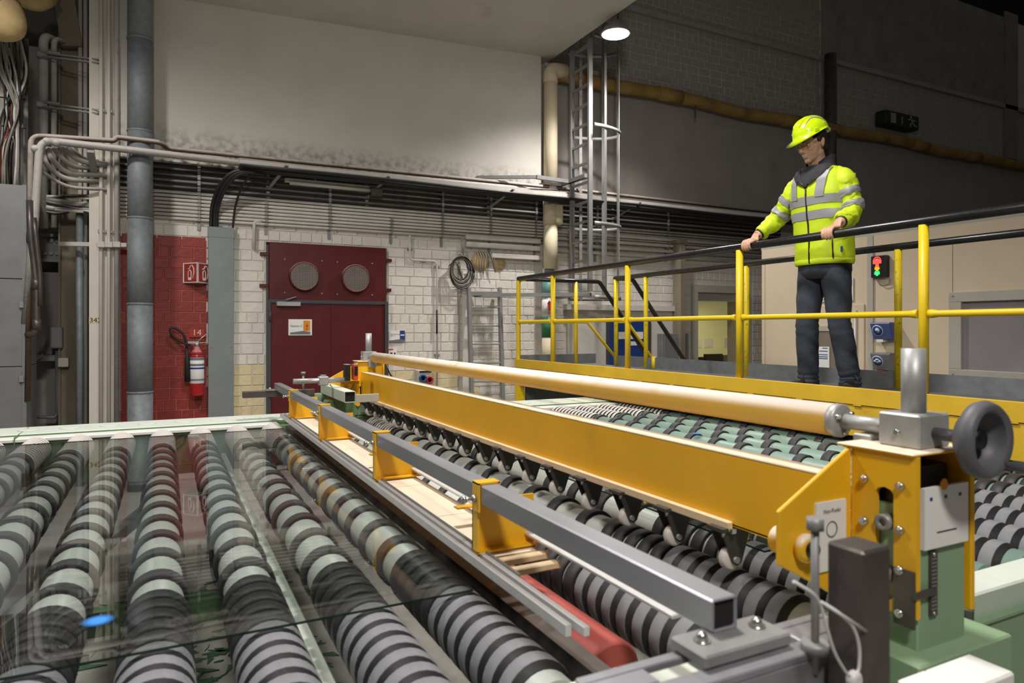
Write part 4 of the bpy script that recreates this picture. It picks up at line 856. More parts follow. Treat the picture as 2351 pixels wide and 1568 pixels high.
for a, b in zip(ys, ys[1:]): B('plywood_board', MB().box(xl + .024, xr + .0, a + .0015, b - .0015, zp - .004, zp + .006), 'plywood', ct)
B('end_batten', MB().box(xl + .02, xr + .0, 1.56, 1.585, zp - .002, zp + .016), 'strip_cream', ct, bevel=.003); B('end_batten', MB().box(xl + .02, xr + .0, 1.50, 1.525, zp - .008, zp + .01), 'strip_cream', ct, bevel=.003)
# near support: slotted angle, plates, dark post
ns = T('near_support', (.75, .8, ZC - 1.2), 'dark slotted steel support with post and bolts at the clamping tube end', 'support')
zs_ = ZT - .028
B('slotted_plate', MB().box(.50, .98, .70, .735, zs_ - .03, zs_ - .018).box(.50, .98, .775, .795, zs_ - .03, zs_ - .018).box(.50, .60, .735, .775, zs_ - .03, zs_ - .018).box(.68, .80, .735, .775, zs_ - .03, zs_ - .018).box(.87, .98, .735, .775, zs_ - .03, zs_ - .018).box(.50, .98, .70, .706, zs_ - .09, zs_ - .03), 'steel_mill', ns, bevel=.002)
B('tube_foot', MB().box(XT - .085, XT + .085, .725, .80, zs_ - .016, zs_ + .003), 'steel_grey', ns, bevel=.003)
for dx in (-.055, .055): B('foot_bolt', MB().cyl((XT + dx, .765, zs_), (XT + dx, .765, zs_ + .006), .013, n=14).ell((XT + dx, .765, zs_ + .008), (.009, .009, .01), 10, 6), 'bright_bolt', ns)
pc = PY(1975, 1250, .655)
B('post', MB().box(pc.x - .028, pc.x + .034, .63, .69, .55, pc.z), 'steel_dark', ns, bevel=.004)
B('post_clamp', MB().box(pc.x + .02, pc.x + .07, .62, .70, zs_ - .25, zs_ - .10).cyl((pc.x - .05, .615, zs_ - .12), (pc.x + .09, .615, zs_ - .12), .007, n=8), 'steel_dark', ns, bevel=.001)
rc = PY(1898, 1215, .68)
B('threaded_rod', MB().cyl((rc.x, .70, zs_ - .05), (rc.x, .70, rc.z), .006, n=8).cyl((rc.x, .70, rc.z - .006), (rc.x, .70, rc.z + .012), .0135, n=6).cyl((rc.x, .70, zs_ - .018), (rc.x, .70, zs_ - .004), .02, n=14), 'steel_grey', ns)
zt_pts = [PY(px, py, .63) for px, py in ((1822, 1335), (1880, 1370), (1895, 1430), (1915, 1500), (1945, 1548), (1960, 1556), (1972, 1540), (1975, 1490), (1962, 1440), (1925, 1405), (1890, 1385))]
B('zip_tie', MB().tube(fillet(zt_pts, .04), .0022, 6), 'zip_tie', ns); B('zip_tie', MB().tube([PY(1885, 1382, .628), PY(1988, 1448, .628)], .0022, 6), 'zip_tie', ns)
B('tie_head', MB().lathe([(.007, -.008), (.012, -.004), (.012, .004), (.007, .008)], PY(1961, 1560, .63), Y3, 12), 'zip_tie', ns)
# ================================================================ yellow bridge beam with casters
br = T('caster_bridge', (1.4, 3.1, ZC - .6), 'yellow bridge beam with row of casters over the conveyor', 'machine')
XB = 1.36; zt, zb = ZC - .338, ZC - .531
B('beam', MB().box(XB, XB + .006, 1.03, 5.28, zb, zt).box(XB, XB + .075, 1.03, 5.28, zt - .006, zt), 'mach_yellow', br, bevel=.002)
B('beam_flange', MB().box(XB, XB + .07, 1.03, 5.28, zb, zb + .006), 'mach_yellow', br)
B('caster_track', MB().box(XB - .018, XB - .001, 1.365, 5.1, zb - .012, zb + .014), 'strip_cream', br, bevel=.003)
B('track_nut', MB().box(XB - .014, XB + .0, 1.355, 1.366, zb - .016, zb - .004), 'bright_bolt', br)
def caster(y):
    z0 = zb - .008; x = XB + .022; V = [(-.055, 0), (.05, 0), (.016, -.092), (.0, -.099), (-.014, -.09)]
    f = B('caster', MB().box(x - .06, x + .05, y - .03, y + .03, z0 - .006, z0 + .004).prism(V, (x, y - .022, z0 - .005), X3, Z3, Y3 * .004).prism(V, (x, y + .018, z0 - .005), X3, Z3, Y3 * .004), 'caster_fork', br)
    wx, wz = x - .006, z0 - .086
    B('wheel', MB().lathe([(.010, -.014), (.027, -.014), (.032, -.009), (.032, .009), (.027, .014), (.010, .014)], (wx, y, wz), Y3, 24), 'caster_wheel', f)
    B('axle_bolt', MB().cyl((wx, y - .03, wz), (wx, y + .028, wz), .009, n=10), 'steel_grey', f)
    for dx in (-.052, .04): B('mount_bolt', MB().cyl((x + dx, y - .024, z0 - .018), (x + dx, y - .024, z0), .0055, n=6), 'bright_bolt', f)
    return f
c0 = caster(1.396)
for i in range(1, 17): copy_tree(c0, WL[c0] + Y3 * (.231 * i), br)
# lifting tube across the top
XU, ZU = 1.445, ZC - .22
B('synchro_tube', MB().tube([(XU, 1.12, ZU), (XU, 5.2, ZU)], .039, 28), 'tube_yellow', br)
XS = 1.344
def end(sgn, y0):
    """lifting head: gusset facing along the tube, slotted slider plate, gearbox, spindle. sgn -1 near, +1 far"""
    Y = lambda v: y0 + sgn * v
    def bx(m, x0, x1, a, b, z0, z1): return m.box(x0, x1, min(Y(a), Y(b)), max(Y(a), Y(b)), z0, z1)
    ztop, zbot = ZC - .258, ZC - .60
    g = MB().prism([(XS, ztop), (1.122, ZC - .375), (1.122, ZC - .485), (1.2475, ZC - .552), (XS, ZC - .61)], (0, Y(0), 0), X3, Z3, Y3 * (-sgn) * .010)
    B('gusset_plate', g, 'mach_yellow_clean', br, bevel=.002)
    if sgn > 0:
        g = MB(); bx(g, XS, 1.54, -.0, -.01, ZC - .45, ztop); B('gusset_plate', g, 'mach_yellow_clean', br, bevel=.002)
        g = MB(); bx(g, 1.2, 1.345, -.012, -.06, ZC - .402, ZC - .395); B('shelf_plate', g, 'mach_yellow_clean', br, bevel=.001)
    g = MB(); sl0, sl1, t = .057, .097, .012
    P = lambda pl: g.prism([(Y(a), b) for a, b in pl], (XS, 0, 0), Y3, Z3, X3 * t)
    P([(0, ztop), (sl0, ztop), (sl0, zbot + .012), (0, zbot + .0)]); P([(sl1, ztop), (.146, ztop), (.146, zbot + .015), (sl1, zbot + .014)])
    P([(sl0, ztop), (sl1, ztop), (sl1, ztop - .085), (sl1 - .006, ztop - .077), (sl0 + .02, ztop - .073), (sl0 + .006, ztop - .077), (sl0, ztop - .085)]); P([(sl0, zbot + .045), (sl0 + .008, zbot + .035), (sl1 - .008, zbot + .035), (sl1, zbot + .045), (sl1, zbot + .014), (sl0, zbot + .012)])
    sp = B('slider_plate', g, 'mach_yellow_clean', br)
    for a, z in ((.033, -.322), (.114, -.322), (.033, -.412), (.113, -.412), (.113, -.494), (.113, -.582)):
        B('bolt', MB().cyl((XS, Y(a), ZC + z), (XS - .010, Y(a), ZC + z), .0085, n=12).cyl((XS - .010, Y(a), ZC + z), (XS - .013, Y(a), ZC + z), .005, n=6), 'bright_bolt', sp)
    for dz in (.405, .515): B('slot_roller', MB().lathe([(.017, -.01), (.017, .02), (.009, .02), (.008, .012)], (XS + .012, Y(.076), ZC - dz), -X3, 16), 'steel_grey', sp)
    g = MB(); bx(g, XS - .005, XS - .0005, .10, .144, ZC - .605, ZC - .49); B('guide_block', g, 'steel_dark', sp)
    g = MB(); bx(g, 1.53, 1.545, -.03, .146, zbot + .0, ztop); B('slider_plate', g, 'mach_yellow_clean', br, bevel=.002)
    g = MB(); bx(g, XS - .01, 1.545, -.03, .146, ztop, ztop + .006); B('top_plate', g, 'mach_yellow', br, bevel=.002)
    g = MB(); bx(g, XS + .014, 1.528, .0, .05, zbot + .04, ztop); B('inner_guide', g, 'oil_black', br)
    if sgn < 0:
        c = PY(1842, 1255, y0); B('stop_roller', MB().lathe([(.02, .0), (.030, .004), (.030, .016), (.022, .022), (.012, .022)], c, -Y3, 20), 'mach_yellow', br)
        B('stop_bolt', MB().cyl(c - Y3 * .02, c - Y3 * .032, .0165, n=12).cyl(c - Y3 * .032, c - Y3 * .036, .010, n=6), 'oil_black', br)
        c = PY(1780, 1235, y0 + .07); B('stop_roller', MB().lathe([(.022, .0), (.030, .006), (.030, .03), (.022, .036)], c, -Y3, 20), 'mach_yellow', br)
    gy = Y(.075)
    B('gearbox', MB().box(XU - .053, XU + .053, gy - .046, gy + .046, ztop + .006, ZC - .18), 'gear_grey', br, bevel=.004)
    B('gearbox_screw', MB().cyl((XU - .053, gy, ZU), (XU - .061, gy, ZU), .006, n=8), 'bright_bolt', br)
    B('spindle', MB().cyl((XU, gy, ZC - .19), (XU, gy, ZC - (.0425 if sgn < 0 else .035)), .0245, n=20), 'gear_grey', br)
    B('coupling', MB().lathe([(.039, 0), (.0405, .004), (.0405, .018), (.036, .022), (.02, .024)], (XU, Y(-.12), ZU), Y3 * sgn, 24).cyl((XU, Y(-.12), ZU), (XU, Y(.035), ZU), .0175, n=16), 'gear_grey', br)
    for a in (.6, 2.7, 4.8): B('coupling_bolt', MB().cyl((XU + .028 * math.cos(a), Y(-.10), ZU + .028 * math.sin(a)), (XU + .028 * math.cos(a), Y(-.088), ZU + .028 * math.sin(a)), .006, n=8), 'bright_bolt', br)
    g = MB(); bx(g, XU - .03, XU + .03, -.05, -.005, ZC - .30, ZU - .02); B('bearing_foot', g, 'gear_grey', br, bevel=.003)
end(-1, 1.0)
end(1, 5.3)
# near green post under the slider, ruler, label sheet
gp_ = T('green_post', (1.44, .92, 0), 'green guide post with ruler at the near bridge end', 'post'); yf = .862
B('column', MB().box(1.36, 1.522, yf, .99, .9, ZC - .366), 'mach_green', gp_, bevel=.003)
B('interior_dark', MB().box(1.37, 1.51, yf + .03, .97, ZC - .366, ZC - .29), 'oil_black', gp_)  # black block put in for the shaded inside above the post
B('foot', MB().box(1.30, 1.62, .82, 1.0, .5, ZC - .655), 'mach_green', gp_, bevel=.004)
B('foot_dark', MB().box(1.08, 1.30, .88, 1.0, .5, ZC - .64), 'mach_green_dark', gp_, bevel=.004)
a, b = PY(2131, 1266, yf), PY(2146, 1410, yf)
B('ruler', MB().box(a.x, b.x, yf - .006, yf, b.z, a.z), 'steel_dark', gp_)
for z in (a.z - .006, b.z + .006): B('ruler_screw', MB().ell(((a.x + b.x) / 2, yf - .006, z), (.004, .003, .004), 8, 5), 'bright_bolt', gp_)
for i in range(14): z = b.z + .014 + (a.z - b.z - .03) * i / 13; B('ruler_mark', MB().box(a.x + .002, b.x - .004, yf - .0068, yf - .006, z, z + .002), 'steel_grey', gp_)
B('pointer', MB().box(1.335, a.x + .008, yf - .012, yf - .006, PY(2120, 1365, yf).z, PY(2120, 1350, yf).z), 'steel_dark', gp_)
a, b = PY(2122, 1116, yf - .01), PY(2222, 1255, yf - .01); w_ = b.x - a.x; ys_ = yf - .008
ls = B('label_sheet', MB().box(a.x, b.x, ys_ - .003, ys_ + .006, PY(2170, 1252, ys_).z, PY(2170, 1114, ys_).z), 'paper', None, 'white laminated sheet taped on the green guide post', 'label sheet')
zc_ = PY(2170, 1114, ys_).z; ys_ -= .003
B('tape', MB().lathe([(.0001, 0), (.012, 0), (.012, .002)], (a.x + w_ * .42, ys_, zc_ + .004), -Y3, 14), 'sign_orange', ls)
for fx in (.14, .47, .8): B('print_mark', MB().box(a.x + w_ * fx - .004, a.x + w_ * fx + .004, ys_ - .0008, ys_, zc_ - .026, zc_ - .019), 'sign_blue', ls)
B('print_line', MB().box(a.x + w_ * .27, a.x + w_ * .72, ys_ - .0008, ys_, zc_ - .094, zc_ - .0915), 'print_black', ls)
# paper on gusset
a, b = PY(1872, 1155, .998), PY(1940, 1155, .998); zz, z0_ = PY(1905, 1150, .998).z, PY(1905, 1308, .998).z; xm_ = (a.x + b.x) / 2
wl = B('warning_label', MB().box(a.x, b.x, .995, 1.0, z0_, zz), 'paper', None, 'worn white label with faint print on the yellow gusset', 'label')
B('lettering', MB().text('Not-Punkt', .0125, (xm_, .9945, zz - .02), X3, Z3), 'print_black', wl)
B('ring_symbol', MB().lathe([(.0145, 0), (.0175, 0), (.0175, .001)], (xm_, .9945, zz - .06), -Y3, 20, cap=False), 'sign_grey', wl)
# handwheel
yh = .79; hw = T('handwheel', (XU, yh, ZU - .08), 'dark grey handwheel with crank handle at the near gearbox', 'handwheel')
B('shaft', MB().cyl((XU, .885, ZU), (XU, yh, ZU), .013, n=14), 'hand_grey', hw)
B('rim', MB().lathe([(.056, .0), (.066, -.008), (.074, .0), (.0785, .012), (.074, .026), (.066, .030), (.058, .024), (.05, .045), (.02, .05), (.018, .042), (.046, .034), (.053, .014), (.056, 0)], (XU, yh - .02, ZU), Y3, 36, cap=False), 'hand_grey', hw)
B('hub', MB().lathe([(.001, 0), (.02, 0), (.022, .02), (.02, .03)], (XU, yh - .004, ZU), Y3, 20), 'oil_black', hw)
ha = Vector((XU + .045, yh - .02, ZU - .050)); B('crank_handle', MB().tube([ha, ha + Vector((0, -.012, 0)), ha + Vector((0, -.02, 0)), ha + Vector((0, -.10, 0))], [.007, .007, .011, .0125], 14), 'hand_grey', hw)
# corrugated hose, white box at the rail
pts = [PY(px, py, .945) for px, py in ((2226, 1380), (2222, 1420), (2228, 1470), (2238, 1530), (2232, 1600))]
hz = fillet(pts, .1, 8); rr = []; hp = []
for i in range(len(hz) - 1):
    for j in range(6): hp.append(hz[i].lerp(hz[i + 1], j / 6)); rr.append(.012 if len(rr) % 2 else .0095)
B('corrugated_hose', MB().tube(hp, rr, 10), 'hose', None, 'grey corrugated hose beside the green guide post', 'hose')
a, b = PY(2165, 1580, .68), PY(2345, 1580, .68)
wb = T('white_enclosure', (1.2, .7, .55), 'white plastic enclosure below the green guide post', 'box'); B('body', MB().box(a.x, a.x + .075, .68, .76, .6, PY(2190, 1600, .68).z), 'white', wb, bevel=.004); B('lid', MB().box(a.x + .077, b.x - .02, .68, .76, .6, PY(2190, 1600, .68).z), 'white', wb, bevel=.004)
# far post, sensor arm
fp = T('far_post', (1.35, 5.3, 0), 'green post under the far end of the yellow bridge', 'post')
B('column', MB().box(1.37, 1.52, 5.36, 5.44, ZG, ZC - .27), 'galv', fp, bevel=.003); B('foot', MB().box(1.22, 1.55, 5.34, 5.6, ZG + .0, ZC - .60), 'mach_green', fp, bevel=.004)
B('saddle', MB().prism([(1.02, ZC - .62), (1.06, ZC - .53), (1.24, ZC - .53), (1.28, ZC - .62), (1.24, ZC - .66), (1.06, ZC - .66)], (0, 5.05, 0), X3, Z3, Y3 * .15), 'mach_green_dark', fp)
sa = T('sensor_arm', (1.1, 5.0, ZC - .6), 'pale green square arm holding sensors at the far bridge end', 'sensor arm')
B('square_arm', sq_tube(1.115, ZC - .462, 4.62, 5.42, .075, .075), 'mach_green_pale', sa, bevel=.003); B('bore_shade', MB().box(1.082, 1.148, 4.63, 4.66, ZC - .495, ZC - .429), 'hole_shade', sa)  # dark plug in the arm's open end paints its inner shade
B('arm_foot', MB().box(.98, 1.12, 5.36, 5.44, ZG - .02, ZC - .50), 'mach_green', sa, bevel=.003)
B('flat_bar', MB().box(1.15, 1.31, 4.60, 4.61, ZC - .50, ZC - .445), 'cabin_frame', sa, bevel=.002)
p, q = PY(672, 867, 5.0), PY(795, 866, 5.0); zpipe = ZC - .37
B('cross_pipe', MB().cyl((p.x, 4.98, zpipe), (q.x, 4.98, zpipe), .019, n=16), 'silver', sa)
c = PY(741, 866, 5.0); B('pipe_clamp', MB().box(c.x - .033, c.x + .033, 4.95, 5.02, zpipe - .035, zpipe + .03), 'silver', sa, bevel=.006); B('clamp_bolt', MB().cyl((c.x, 4.985, zpipe + .03), (c.x, 4.985, zpipe + .04), .022, n=14), 'steel_grey', sa)
for px, w_, mt in ((797, .036, 'black_plastic'), (815, .032, 'orange_sensor')):
    c = PY(px, 855, 4.96); s = B('sensor', MB().box(c.x - w_ / 2, c.x + w_ / 2, 4.93, 5.01, c.z - (.055 if mt == 'orange_sensor' else .06), c.z + .055), mt, sa, bevel=.003, label='black sensor' if px == 797 else 'orange and black sensor')
    B('sensor_face', MB().box(c.x - w_ / 2 + .004, c.x + w_ / 2 - .004, 4.927, 4.93, c.z - .02, c.z + .045), 'black_plastic', s)
    B('cap', MB().box(c.x - w_ / 2, c.x + w_ / 2, 4.93, 5.01, c.z + .055, c.z + .06), 'silver', s)
c = PY(815, 855, 4.96); B('sensor_cable', MB().tube(fillet([c + Z3 * -.07, c + Vector((-.03, 0, -.13)), c + Vector((-.12, .05, -.14)), c + Vector((-.16, .1, -.09))], .05), .004, 6), 'cable_black', sa)
# black cross tube at the far end of the clamping tube
p, q = PY(557, 902, 5.35), PY(706, 902, 5.35)
ft = T('far_support', ((p.x + q.x) / 2, 5.35, ZG), 'black square cross tube at the far end of the clamping tube', 'support')
B('cross_tube', MB().box(p.x, q.x + .05, 5.33, 5.38, ZT - .075, ZT - .027), 'steel_dark', ft, bevel=.003); B('leg', MB().box(q.x, q.x + .05, 5.33, 5.38, ZG - .02, ZT - .075), 'steel_dark', ft)
c = PY(696, 880, 5.36); B('threaded_rod', MB().cyl((c.x, 5.355, ZT - .06), (c.x, 5.355, ZT + .10), .009, n=8).cyl((c.x, 5.355, ZT + .085), (c.x, 5.355, ZT + .105), .018, n=6), 'steel_grey', ft)
B('end_plate', MB().box(XT - .09, XT + .02, 5.32, 5.40, ZT - .027, ZT - .02), 'steel_grey', ft); B('plate_bolt', MB().cyl((XT - .06, 5.36, ZT - .02), (XT - .06, 5.36, ZT - .008), .012, n=6), 'bright_bolt', ft)
# looped cables behind the far gearbox
for i, dx in enumerate((0, .03)):
    pts = [PY(px + i * 4, py + i * 10, 5.3 + dx) for px, py in ((888, 838), (896, 862), (912, 872), (935, 885), (960, 905))]
    B('bridge_cable', MB().tube(fillet(pts, .05), .006, 6), ('cable_black', 'cable_white')[i], None, ('dark', 'white')[i] + ' cable looping down behind the far bridge end', 'cable')
# ================================================================ yellow access platform with rails and stair
X1, X2, YE_ = 3.7, 4.72, 7.18; ZD = ZC - .43; ZK = ZC - .355; ZR = ZC + .593; ZM = ZC + .083
pf = T('access_platform', (4.2, 4.0, 0), 'yellow access platform with black handrails bridging the conveyor', 'platform')
B('deck', MB().box(X1 + .02, X2, .3, YE_, ZD - .03, ZD), 'deck', pf)
B('fascia_panel', MB().box(X1 - .012, X1 + .02, .3, YE_ + .02, ZK - .10, ZK), 'fascia_yellow', pf, bevel=.002)
B('fascia_panel', MB().box(X1 - .004, X1 + .02, .3, YE_ + .02, ZK - .29, ZK - .102), 'fascia_yellow', pf, bevel=.002)
y = 1.0
while y < 7.0: B('weld_tab', MB().box(X1 - .015, X1 - .002, y, y + .05, ZK - .106, ZK - .100), 'fascia_yellow', pf); y += .42
B('end_fascia', MB().box(X1, X2, YE_, YE_ + .02, ZD - .2, ZD), 'fascia_yellow', pf)
B('kick_plate', MB().box(X2 - .004, X2 + .004, .3, 6.58, ZD, ZD + .12), 'kick_grey', pf); B('kick_plate', MB().box(X1 + .06, X2 + .1, YE_ - .01, YE_, ZD, ZD + .12), 'kick_grey', pf)
NY = [PX(px, 700, X1).y for px in (2113, 1691, 1435, 1264)]
for yy in NY: B('post', MB().cyl((X1 + .03, yy, ZK - .02), (X1 + .03, yy, ZR - .02), .026, n=16), 'plat_yellow', pf)
B('corner_post', MB().tube(fillet([(X1 + .03, YE_, .02), (X1 + .03, YE_, ZR - .01), (X1 + .12, YE_, ZR + .0)], .08), .026, 14), 'plat_yellow', pf)
B('leg', MB().box(X1 - .01, X1 + .08, YE_ - .06, YE_ + .02, 0, ZD - .2), 'plat_yellow', pf); B('leg', MB().box(X2 - .1, X2, YE_ - .1, YE_, 0, ZD - .03), 'plat_yellow', pf)
B('leg', MB().box(X1 + .02, X1 + .1, .4, .48, 0, ZD - .03), 'plat_yellow', pf); B('leg', MB().box(X2 - .1, X2, .4, .48, 0, ZD - .03), 'plat_yellow', pf)
B('side_panel', MB().box(X1 + .1, X2 - .1, YE_ - .04, YE_ - .03, .55, ZD - .22), 'kick_grey', pf)
edges = [.3] + sorted(NY) + [YE_]
for a, b in zip(edges, edges[1:]):
    a2, b2 = a + (.03 if a > .4 else 0), b - .03
    B('middle_rail', MB().tube([(X1 + .03, a2, ZM), (X1 + .03, a2 + .02, ZM), (X1 + .03, a2 + .05, ZM), (X1 + .03, b2 - .05, ZM), (X1 + .03, b2 - .02, ZM), (X1 + .03, b2, ZM)], [.024, .024, .0185, .0185, .024, .024], 14), 'plat_yellow', pf)
hr = [(X1 + .03, .3, ZR), (X1 + .03, YE_, ZR), (X1 + 1.18, YE_, ZR), (X1 + 2.2, YE_, ZR - 1.3)]
B('handrail', MB().tube(fillet(hr[:2], .02), .027, 14), 'rail_black', pf); B('handrail', MB().tube(fillet(hr[1:], .04), .026, 12), 'rail_black', pf)
B('handrail', MB().tube([(X2, .3, ZR), (X2, 6.62, ZR)], .026, 14), 'rail_black', pf)
B('handrail', MB().tube(fillet([(X2, 6.60, ZR), (X2 + .22, 6.58, ZR), (X2 + 1.35, 6.58, ZR - 1.4)], .04), .026, 12), 'rail_black', pf)
for px in (2062, 1714, 1483):
    yy = PX(px, 700, X2).y; B('post', MB().cyl((X2 + .0, yy, ZD), (X2 + .0, yy, ZR - .02), .025, n=14), 'plat_yellow_chip', pf)
B('post', MB().cyl((X2, 6.60, ZD), (X2, 6.60, ZR - .01), .025, n=14), 'plat_yellow_chip', pf)
yy = PX(1497, 800, X2).y; B('post_stub', MB().cyl((X2, yy - .03, ZD), (X2, yy - .03, ZD + .13), .025, n=12), 'plat_yellow', pf)
c = PY(1322, 700, YE_); B('post', MB().cyl((c.x, YE_, ZD), (c.x, YE_, ZR - .01), .025, n=14), 'plat_yellow', pf)
B('middle_rail', MB().tube([(X1 + .03, YE_, ZM), (X1 + 1.0, YE_, ZM), (X1 + 1.9, YE_, ZM - .95)], .018, 10), 'plat_yellow', pf); B('middle_rail', MB().tube([(X2, 6.6, ZM), (X2 + .15, 6.58, ZM), (X2 + 1.15, 6.58, ZM - 1.2)], .018, 10), 'plat_yellow', pf)
B('middle_rail', MB().tube([(X2, .3, ZM), (X2, 6.6, ZM)], .0, 3) if False else MB().cyl((X2, 6.58, ZM), (X2, 6.62, ZM), .02), 'plat_yellow', pf)
for i in range(5): B('stair_tread', MB().box(X2 + .05 + .2 * i, X2 + .3 + .2 * i, 6.56, YE_ - .02, ZD - .22 - .24 * i, ZD - .19 - .24 * i), 'deck', pf)
for yy in (6.54, YE_): B('stringer', MB().bar((X2, yy, ZD - .06), (X2 + 1.15, yy, .06), .03, .16), 'steel_dark', pf)
# ================================================================ control cabin
XC = 7.1; zct = PX(1750, 575, XC).z
cb = T('control_cabin', (XC + 1, 4.5, 0), 'beige panelled control cabin behind the access platform', 'cabin')
y_end = PX(1750, 700, XC).y; seams = [y_end, PX(2000, 700, XC).y, PX(2187, 700, XC).y, 2.2, .6]
ZWB, ZWT = PX(2260, 872, XC).z, PX(2260, 668, XC).z
wy0 = PX(2182, 700, XC).y
dY0, dY1 = PX(1888, 700, XC).y + .35, PX(1990, 700, XC).y
B('wall_panel', MB().box(XC, XC + .06, seams[1] + .003, seams[0], 0, zct), 'cabin', cb, bevel=.003)
B('wall_panel', MB().box(XC, XC + .06, seams[2] + .003, seams[1] - .003, 0, zct), 'cabin', cb, bevel=.003)
B('wall_panel', MB().box(XC, XC + .06, .6, seams[2] - .003, 0, ZWB + .05), 'cabin', cb, bevel=.003); B('wall_panel', MB().box(XC, XC + .06, .6, seams[2] - .003, ZWT - .05, zct), 'cabin', cb, bevel=.003)
B('wall_panel', MB().box(XC, XC + .06, .6, 3.3, ZWB + .053, ZWT - .053), 'cabin', cb)
B('side_wall', MB().box(XC + .06, XC + 2.6, y_end - .06, y_end, 0, zct), 'cabin', cb); B('roof', MB().box(XC - .01, XC + 2.6, .6, y_end + .01, zct, zct + .03), 'cabin_frame', cb); B('back_wall', MB().box(XC + 2.2, XC + 2.3, .6, y_end - .06, 0, zct), 'cabin_dark', cb)
B('top_trim', MB().box(XC - .012, XC, .6, y_end, zct - .12, zct - .0), 'cabin', cb, bevel=.002); B('base_trim', MB().box(XC - .015, XC, .6, y_end, 0, .55), 'cabin_dark', cb)
B('corner_trim', MB().box(XC - .008, XC, y_end - .05, y_end, 0, zct), 'cabin', cb)
B('joint_strip', MB().box(XC - .02, XC, seams[1] - .035, seams[1] + .035, 0, zct), 'cabin_frame', cb)
for px in (1992, 2186): pass
wf = B('window_frame', MB().box(XC - .03, XC + .07, 3.3, wy0, ZWT - .10, ZWT).box(XC - .03, XC + .07, 3.3, wy0, ZWB, ZWB + .09).box(XC - .03, XC + .07, wy0 - .12, wy0, ZWB + .09, ZWT - .1), 'cabin_frame', cb, bevel=.005)
B('window_pane', MB().box(XC + .01, XC + .016, 3.3, wy0 - .12, ZWB + .09, ZWT - .1), 'pane_haze', cb)
for z in (ZWB + .04, ZWT - .04): B('frame_screw', MB().ell((XC - .03, wy0 - .04, z), (.006, .012, .012), 8, 5), 'steel_grey', wf)
# cabin door
zdt = PX(1930, 700, XC).z; zdb = .35
dr = B('cabin_door', MB().box(XC - .02, XC, dY1 + .02, dY1 + .95, .2, zdt), 'cabin', cb, bevel=.004)
B('hinge_strip', MB().cyl((XC - .03, dY1 + .12, .3), (XC - .03, dY1 + .12, zdt - .07), .018), 'cabin_frame', dr)
gz0, gz1 = PX(1910, 848, XC).z, PX(1910, 760, XC).z
B('door_window', MB().box(XC - .03, XC - .02, dY1 + .22, dY1 + .85, gz0, gz1), 'cabin_dark', dr); [B('door_window_frame', MB().box(XC - .04, XC - .02, dY1 + .2, dY1 + .87, z_, z_ + .06), 'cabin_frame', dr) for z_ in (gz1, gz0 - .07)]
def cplate(name, px0, py0, px1, py1, mat, label, cat, t=.01, X=XC):
    a, b = PX(px0, py0, X - .02), PX(px1, py1, X - .02); pm_ = (px0 + px1) / 2; z1, z0 = PX(pm_, py0, X - .02).z, PX(pm_, py1, X - .02).z
    o = B(name, MB().box(X - .02 - t, X - .02 if t < .02 else X, b.y, a.y, z0, z1), mat, None, label, cat, bevel=.002); return o, a.y, b.y, z0, z1, X - .02 - t
o, y0, y1, z0, z1, xx = cplate('cabin_sign', 1870, 640, 1960, 692, 'paper', 'blue and white cabin sign partly hidden behind the worker', 'sign', X=XC + .012); w_ = y0 - y1; h = z1 - z0
B('blue_field', MB().box(xx - .002, xx, y1 + .02, y0 - .01, z0 + .02, z0 + h * .68), 'sign_blue', o); B('lettering', MB().text('Si', .13, (xx - .003, PX(1893, 684, XC).y, PX(1893, 682, XC).z), -Y3, Z3), 'paper', o)
o, y0, y1, z0, z1, xx = cplate('cabin_notice', 1880, 796, 1905, 846, 'paper', 'printed white notice with blue bars on the cabin door', 'notice', X=XC - .012); h = z1 - z0
for i, f in enumerate((.92, .78, .62, .52, .44)): B('print_bar', MB().box(xx - .002, xx, y1 + .02, y0 - (.06 if i == 0 else .01), z0 + h * f, z0 + h * (f + .035)), 'sign_blue', o)
# hearing protection signal light
a, b = PX(2000, 588, XC - .06), PX(2035, 636, XC - .06); z1, z0 = PX(2017, 587, XC - .06).z, PX(2017, 637, XC - .06).z
sg = T('signal_light', (XC - .04, (a.y + b.y) / 2, z0), 'black signal box with red amber and green headphone lights', 'signal light')
B('housing', MB().box(XC - .07, XC, b.y, a.y, z0, z1), 'black_plastic', sg, bevel=.008); yc_ = (a.y + b.y) / 2 + .01; h = z1 - z0; xx = XC - .071
for fz, s, mt, nm in ((.74, 1.0, 'led_red', 'red_light'), (.42, .58, 'led_amber', 'amber_light'), (.2, .62, 'led_green', 'green_light')):
    zc_ = z0 + h * fz; k = .043 * s; g = MB()
    g.lathe([(.0001, -.004), (k * .75, -.004), (k * .75, 0)], (xx, yc_, zc_), X3, 18); g.box(xx - .004, xx, yc_ - k * .45, yc_ + k * .45, zc_ - k * 1.1, zc_)
    for sy in (-1, 1): g.box(xx - .004, xx, yc_ + sy * k * .85 - k * .28, yc_ + sy * k * .85 + k * .28, zc_ - k * .6, zc_ + k * .35)
    g.tube([Vector((xx - .002, yc_ + k * 1.02 * math.cos(t), zc_ + k * .1 + k * 1.0 * math.sin(t))) for t in [math.pi * i / 10 for i in range(11)]], k * .12, 6)
    B(nm, g, mt, sg)
B('signal_cable', MB().tube(fillet([(XC - .03, a.y - .04, z0), (XC - .03, a.y - .1, z0 - .09), (XC - .03, a.y - .2, z0 - .07), (XC - .03, a.y - .2, z0 - .0)], .05), .006, 6), 'cable_grey', sg)
